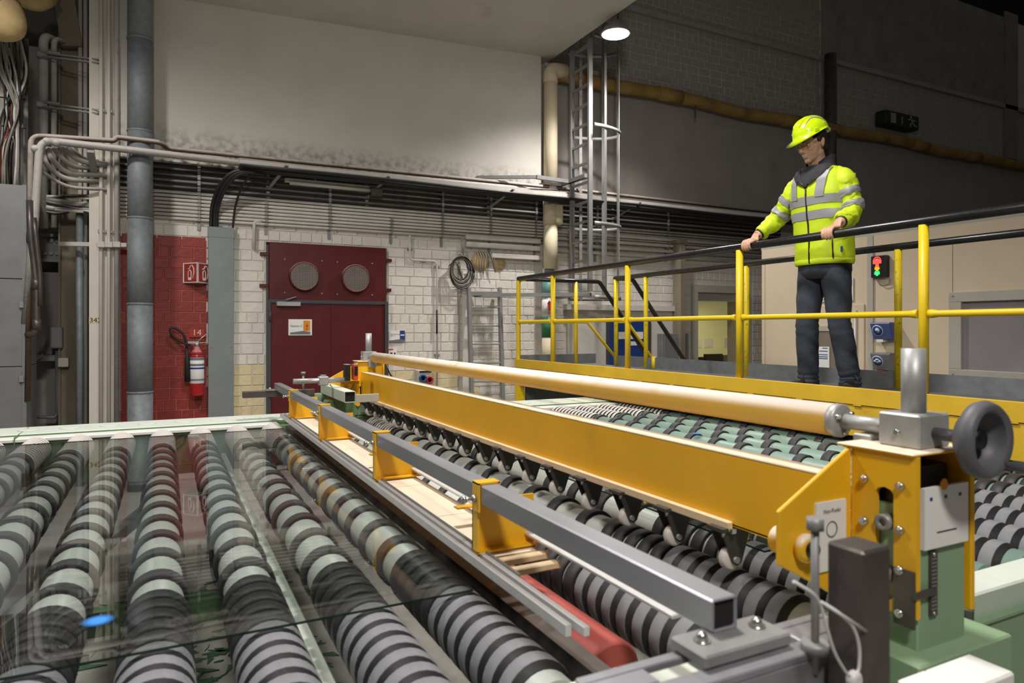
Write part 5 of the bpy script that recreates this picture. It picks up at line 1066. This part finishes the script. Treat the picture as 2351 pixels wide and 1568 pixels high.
# protective equipment boxes
for py0, py1, mt, lab, sym in ((742, 779, 'ppe_blue', 'blue wall box with respirator mask pictogram on the cabin', 'mask'), (812, 850, 'ppe_clear', 'grey translucent wall box with head protection pictogram on the cabin', 'head')):
    a, b = PX(1998, py0, XC - .15), PX(2044, py1, XC - .15); z1, z0 = PX(2020, py0 - 2, XC - .15).z, PX(2020, py1, XC - .15).z; h = z1 - z0
    t = T('equipment_box', (XC - .08, (a.y + b.y) / 2, z0), lab, 'dispenser box')
    B('body', MB().prism([(0, 0), (.10, 0), (.16, h * .9), (.15, h), (0, h)], (XC, b.y, z0), -X3, Z3, Y3 * (a.y - b.y)), mt, t, bevel=.006)
    B('rail_mark', MB().box(XC - .1, XC - .02, b.y + .12, a.y - .04, z0 - .03, z0 - .001), 'sign_red' if sym == 'head' else 'paper', t)
    n_ = Vector((-h * .9, 0, -.06)).normalized(); oc_ = Vector((XC - .1355, (a.y + b.y) / 2 + .04, z0 + h * .52)); up = Vector((-.06, 0, h * .9)).normalized()
    e = B('pictogram_disc', MB().lathe([(.0001, .002), (.062, .002), (.062, -.002)], oc_, n_, 24), 'paper', t); B('pictogram_ring', MB().lathe([(.0001, .004), (.056, .004), (.056, 0)], oc_, n_, 24), 'sign_blue', e)
    g = MB(); q = oc_ + n_ * .006
    g.lathe([(.0001, 0), (.026, 0), (.026, -.002)], q + up * .004, n_, 16)
    if sym == 'head':
        for sy in (-1, 1): g.lathe([(.0001, .001), (.013, .001), (.013, -.001)], q + Y3 * sy * .03, n_, 12)
    B('pictogram_head', g, 'paper', e)
    B('pictogram_detail', MB().obox(q + n_ * .002 + up * (-.008 if sym == 'mask' else .01) + Y3 * (.01 if sym == 'mask' else 0), Y3 * .016, up * .006, n_ * .001), 'sign_blue', e)
c = PX(2060, 503, XC + .1); 
for i in range(3): B('roof_cable', MB().tube(fillet([(XC + .1, c.y + .25, zct + .04), (XC + .1, c.y + .1 - .04 * i, zct + .09 + .03 * i), (XC + .1, c.y - .15, zct + .05)], .1), .014, 8), 'cable_black', None, 'short black cable lying on the cabin roof edge', 'cable', 'cables on the cabin roof')
# ================================================================ worker
D('skin', '#c99d84', .5, var=.06, scale=30)
D('lip', '#a8705f', .5, var=.05)
D('hair', '#1d1512', .6, var=.2, scale=60)
D('neon', '#c3da1c', .6, var=.04, scale=10, bump=.25, bscale=22)
D('neon_helmet', '#c6e80e', .22, var=.02, coat=.5)
D('reflect', '#919296', .45, var=.05)
D('charcoal', '#2b292e', .8, var=.1)
D('shirt', '#2e3036', .8, var=.1)
D('zip_black', '#131315', .5)
D('denim', '#303640', .85, var=.25, scale=9, dirt='#565c66', damt=.42, dscale=5, bump=.2, bscale=60)
D('shoe', '#1a1817', .6, var=.15)
D('eye_white', '#d9d3cc', .2); D('iris', '#2a1d16', .2)
M['visor'] = glassmat('visor', '#ece9dc', 1.45)
PB = Vector((4.02, 3.2, ZD)); FW, LF = Vector((-1, 0, 0)), Vector((0, -1, 0))
def Lp(f, l, u): return PB + FW * f + LF * l + Z3 * u
who = T('person', PB, 'person in neon yellow hi-vis jacket and helmet leaning on the black handrail', 'person')
def lerp_tab(tab, u):
    if u <= tab[0][0]: return tab[0][1:]
    for a, b in zip(tab, tab[1:]):
        if u <= b[0]:
            t = (u - a[0]) / (b[0] - a[0]); t = t * t * (3 - 2 * t); return tuple(x + (y - x) * t for x, y in zip(a[1:], b[1:]))
    return tab[-1][1:]
TOR = [(.86, .190, .138, .0), (.90, .196, .144, .0), (1.0, .196, .143, .0), (1.1, .196, .14, .01), (1.22, .205, .142, .025), (1.34, .208, .142, .035), (1.42, .200, .130, .04), (1.47, .180, .110, .045), (1.505, .145, .092, .05), (1.53, .105, .08, .052), (1.545, .085, .075, .055)]
def torso(u, a, off=0):
    hw, hd, f = lerp_tab(TOR, u); c, s = math.cos(a), math.sin(a); e = .86
    p = Lp(f + (hd + off) * math.copysign(abs(c) ** e, c), (hw + off) * math.copysign(abs(s) ** e, s), u)
    return p
def wr(p, amp, sc=14):
    n = noise.noise_vector(p * sc); m_ = noise.noise_vector(p * sc * 2.2); return p + (n * amp + m_ * amp * .45)
def fold(p):
    q = Vector((p.x, p.y, p.z * 1.8)); r = abs(noise.noise(q * 17)) + .5 * abs(noise.noise(q * 34 + Vector((3, 1, 2)))); return wr(p, .009, 12) + noise.noise_vector(q * 7).normalized() * (.021 * (.3 - r))
# ---- skin body: one continuous surface
bm_ = MB()
bm_.loft([[torso(u, 2 * math.pi * i / 20, -.03) for i in range(20)] for u in (.80, .9, 1.0, 1.1, 1.22, 1.34, 1.42, 1.475, 1.515)])
HB = Lp(.115, 0, 1.680)
yaw, pit = math.radians(-8), math.radians(17)
hf = (FW * math.cos(yaw) + LF * math.sin(yaw)); hl = Z3.cross(hf); hfp = hf * math.cos(pit) - Z3 * math.sin(pit); hu = hf * math.sin(pit) + Z3 * math.cos(pit)
def Hp(x, y, z): return HB + hfp * x + hl * y + hu * z
HR = Matrix((hfp, hl, hu)).transposed()
def he(x, y, z, r, tilt=0): bm_.ell(Hp(x, y, z), r, 20, 14, HR @ Matrix.Rotation(tilt, 3, 'Y'))
he(-.012, 0, .032, (.098, .076, .098)); he(.035, 0, -.03, (.058, .060, .085)); he(.028, 0, -.072, (.058, .05, .045), .25); he(.066, 0, -.103, (.024, .026, .018))
he(.078, 0, .026, (.018, .05, .014)); 
for s in (-1, 1):
    he(.058, s * .042, -.022, (.028, .02, .022)); he(-.014, s * .077, -.006, (.016, .006, .030), -.25); he(-.019, s * .081, .004, (.012, .006, .020), -.25); he(-.006, s * .076, -.03, (.008, .005, .009)); he(-.005, s * .044, -.068, (.03, .014, .022))
bm_.tube([Hp(.088, 0, .016), Hp(.099, 0, -.005), Hp(.113, 0, -.03), Hp(.106, 0, -.037)], [.008, .010, .0135, .010], 12); 
for s in (-1, 1): he(.098, s * .011, -.036, (.011, .008, .008))
he(.090, 0, -.063, (.010, .022, .005)); he(.088, 0, -.0735, (.011, .019, .006)); he(.082, 0, -.05, (.014, .022, .012))
bm_.tube([Lp(.05, 0, 1.46), Lp(.06, 0, 1.53), Lp(.08, 0, 1.60), Lp(.10, 0, 1.66)], [.068, .058, .056, .055], 18)
ARM = {}
for side, sh, el, wrp in ((-1, Vector((3.985, 3.375, 2.705)), Vector((3.965, 3.545, 2.49)), Vector((3.80, 3.585, 2.372))), (1, Vector((3.985, 3.022, 2.705)), Vector((4.005, 2.96, 2.455)), Vector((3.805, 2.915, 2.372)))):
    ARM[side] = (sh, el, wrp)
    bm_.tube(fillet([Lp(.04, side * .1, 1.43), sh, el, wrp], .06, 4), .034, 12)
    ZZ = ZR; xr_ = X1 + .03; yh_ = wrp.y + .004
    # palm over the top of the rail
    bm_.loft([[Vector((x, yh_ + w_ * math.cos(t), z + h * math.sin(t))) for t in [2 * math.pi * i / 14 for i in range(14)]] for x, z, w_, h in ((wrp.x + .02, wrp.z + .002, .027, .02), (wrp.x - .01, wrp.z + .006, .03, .019), (wrp.x - .035, ZZ + .043, .038, .017), (wrp.x - .06, ZZ + .043, .042, .015), (xr_ - .008, ZZ + .04, .042, .013))])
    for j, ln in enumerate((.9, 1.0, .97, .8)):
        dy = (-.0325 + .0218 * j) * (1 if side == -1 else -1) * -1
        y0 = yh_ + dy; k = 1.0 * ln
        pts = [Vector((xr_ + .015, y0 * .6 + yh_ * .4, ZZ + .041)), Vector((xr_ - .012, y0, ZZ + .042)), Vector((xr_ - .034, y0, ZZ + .030 * k)), Vector((xr_ - .041, y0, ZZ + .004)), Vector((xr_ - .034, y0, ZZ - .022 * k)), Vector((xr_ - .018, y0 + .001, ZZ - .034 * k))]
        bm_.tube(fillet(pts, .012, 3), [.0095, .0103] + [.0092] * (len(fillet(pts, .012, 3)) - 4) + [.008, .006], 10)
    ty = yh_ - side * .0 + (.045 if side == 1 else -.045)
    bm_.tube(fillet([Vector((wrp.x - .012, yh_ + (.018 if side == 1 else -.018), wrp.z)), Vector((wrp.x - .04, ty, ZZ + .034)), Vector((xr_ - .008, ty + (.006 if side == 1 else -.006), ZZ + .034)), Vector((xr_ - .034, ty + (.004 if side == 1 else -.004), ZZ + .02))], .02, 3), .0098, 10)
FT = {-1: (Vector((3.985, 3.30, ZD)), Vector((-1, .12, 0)).normalized()), 1: (Vector((4.085, 3.05, ZD)), Vector((-.80, -.6, 0)).normalized())}
LEG = {}
for side in (-1, 1):
    ft, tdir = FT[side]; hip = Lp(0, side * .092, .90); kn = hip.lerp(ft, .5) + FW * .035 + Z3 * .02; an = ft + Z3 * .09
    LEG[side] = (hip, kn, an); bm_.tube([hip + Z3 * .05, hip - Z3 * .1, kn, an, ft + Z3 * .03 + tdir * .06], [.07, .075, .05, .038, .03], 12)
me = bm_.mesh('body', 'skin'); tmp = bpy.data.objects.new('body', me); COL.objects.link(tmp)
rm_ = tmp.modifiers.new('r', 'REMESH'); rm_.mode = 'VOXEL'; rm_.voxel_size = .0042; rm_.use_smooth_shade = True
bpy.context.view_layer.update(); me2 = bpy.data.meshes.new_from_object(tmp.evaluated_get(bpy.context.evaluated_depsgraph_get())); bpy.data.objects.remove(tmp)
bm = bmesh.new(); bm.from_mesh(me2)
def tohead(p): d = p - HB; return Vector((d.dot(hfp), d.dot(hl), d.dot(hu)))
hv = [v for v in bm.verts if v.co.z > Lp(0, 0, 1.56).z and (v.co - HB).length < .2]
for _ in range(3): bmesh.ops.smooth_vert(bm, verts=hv, factor=.5, use_axis_x=True, use_axis_y=True, use_axis_z=True)
for v in hv:
    q = tohead(v.co)
    for s in (-1, 1):
        dd = math.hypot((q.y - s * .031) / 1.35, q.z - .003)
        if q.x > .04 and dd < .02: v.co -= hfp * .009 * (1 - (dd / .02) ** 2)
    if q.x > .06 and abs(q.y) < .026: v.co -= hfp * .004 * math.exp(-((q.z + .0685 + .02 * q.y * q.y / .0007 * .02) / .0025) ** 2)
ov = [v for v in bm.verts if (v.co - HB).length >= .2]
bmesh.ops.smooth_vert(bm, verts=ov, factor=.5, use_axis_x=True, use_axis_y=True, use_axis_z=True)
for f in bm.faces:
    f.smooth = True; q = tohead(f.calc_center_median())
    if q.x > .07 and abs(q.y) < .024 * (1 - abs(q.z + .068) / .02) and -.080 < q.z < -.058: f.material_index = 1
bm.to_mesh(me2); bm.free(); me2.materials.clear(); me2.materials.append(M['skin']); me2.materials.append(M['lip'])
for v in me2.vertices: v.co -= PB
bo = put(bpy.data.objects.new('body', me2), 'body', who, PB)
# ---- face details
for s in (-1, 1):
    e = B('eye', MB().ell(Hp(.068, s * .031, .002), (.012, .013, .012), 14, 10, HR), 'eye_white', bo)
    B('iris', MB().ell(Hp(.0765, s * .031 + .001, -.001), (.004, .006, .006), 10, 6, HR), 'iris', e)
    B('eyelid', MB().ell(Hp(.0675, s * .031, .006), (.0135, .0145, .0105), 14, 10, HR), 'skin', bo)
    B('eyebrow', MB().tube([Hp(.094 - .001, s * .012, .022), Hp(.093, s * .026, .027), Hp(.081, s * .046, .024)], [.0035, .0042, .002], 8), 'hair', bo)
# hair
hm = MB(); n, m_ = 28, 16; rings = []
for i in range(m_ + 1):
    ph = -1.15 + (2.6) * i / m_; rings.append([Hp(-.016 + .101 * math.cos(ph) * math.cos(t), .0815 * math.cos(ph) * math.sin(t), .032 + .102 * math.sin(ph)) for t in [2 * math.pi * k / n for k in range(n)]])
st = hm.add([p for r in rings for p in r])
for i in range(m_):
    for k in range(n):
        j = (k + 1) % n; ids = (st + i * n + k, st + i * n + j, st + (i + 1) * n + j, st + (i + 1) * n + k); q = tohead(sum((hm.v[x] for x in ids), Vector()) / 4)
        front = q.x > (.045 if q.z > .03 else .01 if q.z > .0 else -.03)
        if (not front or q.z > .06) and q.z > -.06 - .3 * (q.x + .1): hm.face(ids, True)
hr_ = B('hair', hm, 'hair', who)
B('sideburn', MB().ell(Hp(.008, .0685, .026), (.016, .005, .026), 10, 7, HR), 'hair', hr_)
B('sideburn', MB().ell(Hp(.008, -.0685, .026), (.016, .005, .026), 10, 7, HR), 'hair', hr_); B('nape', MB().ell(Hp(-.07, 0, -.03), (.032, .058, .05), 14, 9, HR), 'hair', hr_)
# ---- helmet
h0 = .080
def dome(t, ph, off=0):
    c, s = math.cos(t), math.sin(t); return Hp(-.006 + (.128 + off) * math.cos(ph) * c, (.102 + off) * math.cos(ph) * s, h0 + (.105 + off) * math.sin(ph) - .004 * c * (1 - math.sin(ph)))
def rimz(t):
    c = math.cos(t); return -.012 * max(0, c) ** 2 + .012 * math.exp(-((abs((t + math.pi) % (2 * math.pi) - math.pi) - 1.95) / .45) ** 2) - .018 * max(0, -c) ** 3
hel = T('helmet', Hp(0, 0, h0)) if False else None
n = 48; hmb = MB(); rings = []
for i in range(0, 15): rings.append([dome(2 * math.pi * k / n, math.pi / 2 * (i / 14) * .995) for k in range(n)])
rim = []; rim2 = []; inner = []
for k in range(n):
    t = 2 * math.pi * k / n; c = max(0, math.cos(t)); p = dome(t, 0); o_ = (p - Hp(-.006, 0, h0)).normalized()
    rim.append(p + hu * (rimz(t) - .012) + o_ * .004); ext = .052 * c ** 1.3 * (1 if c > .0 else 0)
    rim2.append(p + hu * (rimz(t) - .016 - .03 * c ** 2) + o_ * (.010 + ext)); inner.append(p + hu * (rimz(t) - .018 - .026 * c ** 2) + o_ * (.006 + ext * .9))
inn2 = [dome(2 * math.pi * k / n, 0, -.008) + hu * (rimz(2 * math.pi * k / n) - .004) for k in range(n)]
inn3 = [dome(2 * math.pi * k / n, .9, -.008) for k in range(n)]
hmb.loft([inn3, inn2, inner, rim2, rim] + rings, True, True)
hel = B('helmet', hmb, 'neon_helmet', who)
for yy, a0, a1 in ((0, -.15, .55), (.028, -.1, .45), (-.028, -.1, .45)):
    B('ridge', MB().tube([dome(math.atan2(yy * 6, .1) * 0 + (0 if u_ < .5 else math.pi) , math.pi / 2 - abs(u_ - .5) * 2.1, .000) + hl * yy - hu * (yy * yy * 5) for u_ in [i / 14 for i in range(15)]], [.001] + [.006] * 13 + [.001], 8), 'neon_helmet', hel)
for s in (-1, 1):
    L1, L2 = [], []
    for i in range(17):
        u_ = i / 16; t = s * (.62 + 1.75 * u_); ph = .30 + .62 * math.sin(math.pi * u_ ** .8); w_ = .02 + .11 * math.sin(math.pi * min(1, u_ * .75 + .05))
        L1.append(dome(t, ph, .003)); L2.append(dome(t, ph + w_ * 1.1, .003))
    g = MB(); a = g.add(L1); b = g.add(L2)
    for i in range(16): g.face((a + i, a + i + 1, b + i + 1, b + i), True)
    B('reflective_stripe', g, 'reflect', hel)
    B('slot_clip', MB().obox(dome(s * 1.25, .02, .004), (dome(s * 1.35, .02) - dome(s * 1.15, .02)) * .6, hu * .012, (dome(s * 1.25, .02, .01) - dome(s * 1.25, .02)) * .55), 'neon_helmet', hel, bevel=.003)
    for tt, pp in ((.75, .2), (1.9, .35)): B('rivet', MB().ell(dome(s * tt, pp, .001), (.003, .003, .003), 8, 5), 'white', hel)
# ---- safety glasses
g = MB(); A = []; Bv = []; Cc = []
for i in range(17):
    t = -1.0 + 2.0 * i / 16; nb = math.exp(-(t / .16) ** 2)
    A.append(Hp(.028 + .085 * math.cos(t), .078 * math.sin(t), .018 - .004 * abs(t))); Bv.append(Hp(.030 + .090 * math.cos(t), .079 * math.sin(t), -.004)); Cc.append(Hp(.026 + .086 * math.cos(t), .077 * math.sin(t), -.027 + .02 * nb + .006 * abs(t)))
a, b, c = g.add(A), g.add(Bv), g.add(Cc)
for i in range(16): g.face((a + i, a + i + 1, b + i + 1, b + i), True); g.face((b + i, b + i + 1, c + i + 1, c + i), True)
sg_ = B('safety_glasses', g, 'visor', who)
for s in (-1, 1): B('temple', MB().bar(Hp(.07, s * .073, .012), Hp(-.02, s * .083, .01), .0025, .009, up=hu), 'visor', sg_)
# ---- jacket
def shell(us, off, mat, nm, par, a0=None, a1=None, wa=.004, n=40):
    m = MB(); rr = []
    for u in us: rr.append([wr(torso(u, (2 * math.pi * i / n) if a0 is None else a0 + (a1 - a0) * i / (n - 1), off), wa) for i in range(n)])
    m.loft(rr, False, False, closed=a0 is None); return B(nm, m, mat, par)
us = [.865 + .03 * i for i in range(22)] + [1.51]
jm = MB(); rr = [[wr(torso(u, 2 * math.pi * i / 44, .004 + (-.006 if u < .875 else .0)), .006 if .9 < u < 1.45 else .002) for i in range(44)] for u in us]
jm.loft(rr, True, False)
for side in (-1, 1):
    sh, el, wrp = ARM[side]; path = fillet([Lp(.03, side * .085, 1.465), sh + LF * side * .0, el, wrp + (el - wrp).normalized() * .028], .09, 8); cum = [0]
    for p, q in zip(path, path[1:]): cum.append(cum[-1] + (q - p).length)
    N_ = 56; pts = []; rad = []
    for i in range(N_ + 1):
        s_ = cum[-1] * i / N_; k = max(j for j in range(len(cum)) if cum[j] <= s_ + 1e-9); k = min(k, len(path) - 2); pts.append(path[k].lerp(path[k + 1], (s_ - cum[k]) / max(1e-6, cum[k + 1] - cum[k])))
        f = i / N_; rad.append((.056 + .017 * math.sin(min(1, f / .3) * math.pi / 2) - .022 * max(0, f - .35) / .65) + .0035 * math.sin(f * 34 + side) * (1 if f > .45 else .3))
    rad[-1] = .046; rad[-2] = .05
    t_ = MB().tube(pts, rad, 30); n0 = len(jm.v); jm.v += [fold(p) for p in t_.v]
    for f_ in t_.f: jm.face([n0 + i for i in f_], True)
    ARM[side] = (pts, rad)
jk = B('jacket', jm, 'neon', who)
for side in (-1, 1):
    pts, rad = ARM[side]
    for f0, f1 in ((.37, .46), (.55, .65)):
        i0, i1 = int(f0 * 56), int(f1 * 56); t_ = MB().tube(pts[i0:i1 + 1], [r + .0055 for r in rad[i0:i1 + 1]], 30, cap=False); t_.v = [fold(p) for p in t_.v]; B('reflective_band', t_, 'reflect', jk)
    d = (pts[-1] - pts[-3]).normalized(); B('cuff', MB().tube([pts[-1] - d * .012, pts[-1] + d * .014], [.041, .036], 18), 'zip_black', jk)
for c in (1.288, 1.192): shell([c - .029, c - .01, c + .01, c + .029], .0075, 'reflect', 'reflective_band', jk, wa=.006, n=44)
B('hem_band', MB().loft([[wr(torso(u, 2 * math.pi * i / 44, o_), .003) for i in range(44)] for u, o_ in ((.866, .003), (.872, .006), (.895, .0065), (.9, .003))], False, False), 'neon', jk)
for s in (-1, 1):
    L1, L2 = [], []
    for i in range(14):
        u = 1.305 + (1.492 - 1.305) * i / 13; hw, hd, f = lerp_tab(TOR, u); l0 = (.092 + .018 * i / 13)
        for arr, l in ((L1, l0 - .027), (L2, l0 + .027)):
            q = min(.98, l / hw); a = math.asin(q ** (1 / .86)); arr.append(torso(u, s * a, .0125))
    for i in range(8):
        a_ = i / 7
        for arr, l in ((L1, .083), (L2, .135)):
            q = min(.98, l / lerp_tab(TOR, 1.492)[0]); q = min(q, .98); p0 = arr[13]; p1 = torso(1.36, s * (math.pi - math.asin((l / .21) ** (1 / .86))), .009); pm_ = Lp(.045, s * l, 1.585 - (l - .07) * .55)
            arr.append(p0 * (1 - a_) ** 2 + pm_ * 2 * a_ * (1 - a_) + p1 * a_ * a_)
    g = MB(); a = g.add(L1); b = g.add(L2)
    for i in range(len(L1) - 1): g.face((a + i, a + i + 1, b + i + 1, b + i), True)
    B('shoulder_strap', g, 'reflect', jk)
B('zip', MB().tube([torso(u, .0, .006) for u in [.87 + .033 * i for i in range(16)]], .0055, 6), 'zip_black', jk)
def onf(u, l, off): hw = lerp_tab(TOR, u)[0]; q = max(-.97, min(.97, l / hw)); return torso(u, math.copysign(math.asin(abs(q) ** (1 / .86)), q), off)
g = MB(); us2 = [1.385 + .012 * i for i in range(13)]; rows = []
for u in us2:
    hwid = .004 + .084 * ((u - 1.385) / .15) ** .9; rows.append([onf(u, hwid * (j / 4 - 1), .012) for j in range(9)])
g.loft(rows, False, False, closed=False); B('shirt_front', g, 'shirt', jk)
for s in (-1, 1):
    g = MB(); rows = []
    for i in range(12):
        t = i / 11; u = 1.40 + .135 * t; l0 = .012 + .066 * t ** .9; w2 = .014 + .042 * math.sin(math.pi * min(1, t * .62 + .12)); rows.append([onf(u - .02 * j / 3 * t, s * (l0 + w2 * j / 3), .017 + .006 * math.sin(math.pi * j / 3)) for j in range(4)])
    g.loft(rows, False, False, closed=False); B('lapel', g, 'charcoal', jk)
zt0 = torso(1.375, 0, .008)
B('zip_flap', MB().tube([zt0, onf(1.40, -.02, .014), onf(1.43, -.05, .016), onf(1.445, -.085, .014)], [.006, .008, .008, .006], 6), 'zip_black', jk)
B('zip_edge', MB().tube([zt0, onf(1.41, .025, .015), onf(1.45, .06, .016), onf(1.485, .095, .014)], .0045, 6), 'zip_black', jk)
B('pocket_zip', MB().tube([torso(u, .78 + .25 * (1.02 - u), .008) for u in (1.02, .98, .94, .90)], .004, 6), 'zip_black', jk)
B('brand_tab', MB().obox(torso(.955, 1.15, .010), (torso(.955, 1.2) - torso(.955, 1.1)) * .45, Z3 * .017, (torso(.955, 1.15, .01) - torso(.955, 1.15)) * .3), 'sign_blue', jk)
# collar, shirt
m = MB(); n = 26; rr = []
for u, r1, r2, o_ in ((1.50, .122, .098, .05), (1.53, .110, .094, .05), (1.575, .098, .094, .045), (1.605, .094, .096, .035), (1.603, .087, .089, .035), (1.54, .095, .084, .05), (1.50, .10, .085, .05)):
    rr.append([Lp(o_ + r2 * math.cos(t), r1 * math.sin(t), u + .0 - .055 * max(0, math.cos(t)) ** 2 - .02 * max(0, math.cos(t))) for t in [.55 + (2 * math.pi - 1.1) * i / (n - 1) for i in range(n)]])
m.loft(rr, False, False, closed=False); B('collar', m, 'charcoal', jk)
B('shirt', MB().loft([[Lp(f + r * math.cos(t), r * 1.05 * math.sin(t), u - .03 * max(0, math.cos(t))) for t in [2 * math.pi * i / 22 for i in range(22)]] for u, f, r in ((1.36, .08, .085), (1.44, .075, .085), (1.50, .068, .078), (1.535, .07, .07), (1.55, .07, .069))], True, False), 'shirt', who)
for s in (-1, 1): B('shirt_collar', MB().prism([(0, 0), (.05, .045), (.06, .09), (.02, .075)], Lp(.148, s * .006, 1.455), (LF * s - FW * .6), (Z3 - FW * .25), FW * .005), 'shirt', who)
# ---- jeans
m = MB()
m.loft([[wr(Lp(f + b * math.cos(t), a * math.sin(t), u), .003) for t in [2 * math.pi * i / 30 for i in range(30)]] for u, a, b, f in ((.93, .18, .125, .0), (.88, .19, .132, -.002), (.82, .188, .13, -.006), (.77, .165, .115, -.005))])
for side in (-1, 1):
    hip, kn, an = LEG[side]; path = [hip - Z3 * .0, hip - Z3 * .12, hip.lerp(kn, .6), kn, kn.lerp(an, .35), kn.lerp(an, .7), an + Z3 * .02, an - Z3 * .045]
    sm_ = []; rad = []; R_ = [.096, .098, .085, .073, .074, .069, .066, .072]
    for i in range(len(path) - 1):
        for j in range(7): t = j / 7; t2 = t * t * (3 - 2 * t); sm_.append(path[i].lerp(path[i + 1], t)); rad.append(R_[i] + (R_[i + 1] - R_[i]) * t2)
    sm_.append(path[-1]); rad.append(R_[-1]); k = len(sm_)
    for i in range(k):
        f = i / (k - 1)
        if f > .8: rad[i] += .005 * math.sin((f - .8) * 95)
        if .38 < f < .52: rad[i] += .003 * math.sin((f - .38) * 120)
    t_ = MB().tube(sm_, rad, 20); n0 = len(m.v); m.v += [wr(p, .005, 11) for p in t_.v]
    for f_ in t_.f: m.face([n0 + i for i in f_], True)
B('jeans', m, 'denim', who)
# ---- shoes
for side in (-1, 1):
    ft, d = FT[side]; sd = Z3.cross(d); m = MB(); rr = []
    for x, w_, h, z in ((-.075, .018, .03, .03), (-.068, .034, .06, .04), (-.03, .041, .085, .05), (.03, .042, .08, .048), (.09, .048, .058, .035), (.14, .051, .052, .03), (.19, .045, .042, .026), (.225, .024, .026, .02)):
        rr.append([ft + d * x + sd * w_ * math.cos(t) + Z3 * (max(.008, z + h * .75 * math.sin(t))) for t in [2 * math.pi * i / 18 for i in range(18)]])
    m.loft(rr); s = B('shoe', m, 'shoe', who, bevel=0)
    B('sole', MB().prism([(-.08, -.03), (-.05, -.045), (.1, -.053), (.19, -.047), (.23, 0), (.19, .047), (.1, .053), (-.05, .045), (-.08, .03)], ft + Z3 * .001, d, sd, Z3 * .02), 'rubber', s, bevel=.003)
    for i in range(4): x = .035 + .022 * i; z = .088 - .012 * i; B('lace', MB().tube([ft + d * x + sd * -.028 + Z3 * (z - .006), ft + d * (x + .005) + Z3 * (z + .008), ft + d * x + sd * .028 + Z3 * (z - .006)], .003, 6), 'shirt', s)
    B('lace', MB().tube(fillet([ft + d * .04 + Z3 * .1, ft + d * .08 + sd * .035 + Z3 * .13, ft + d * .11 + sd * .05 + Z3 * .08], .03), .0025, 6), 'shirt', s)
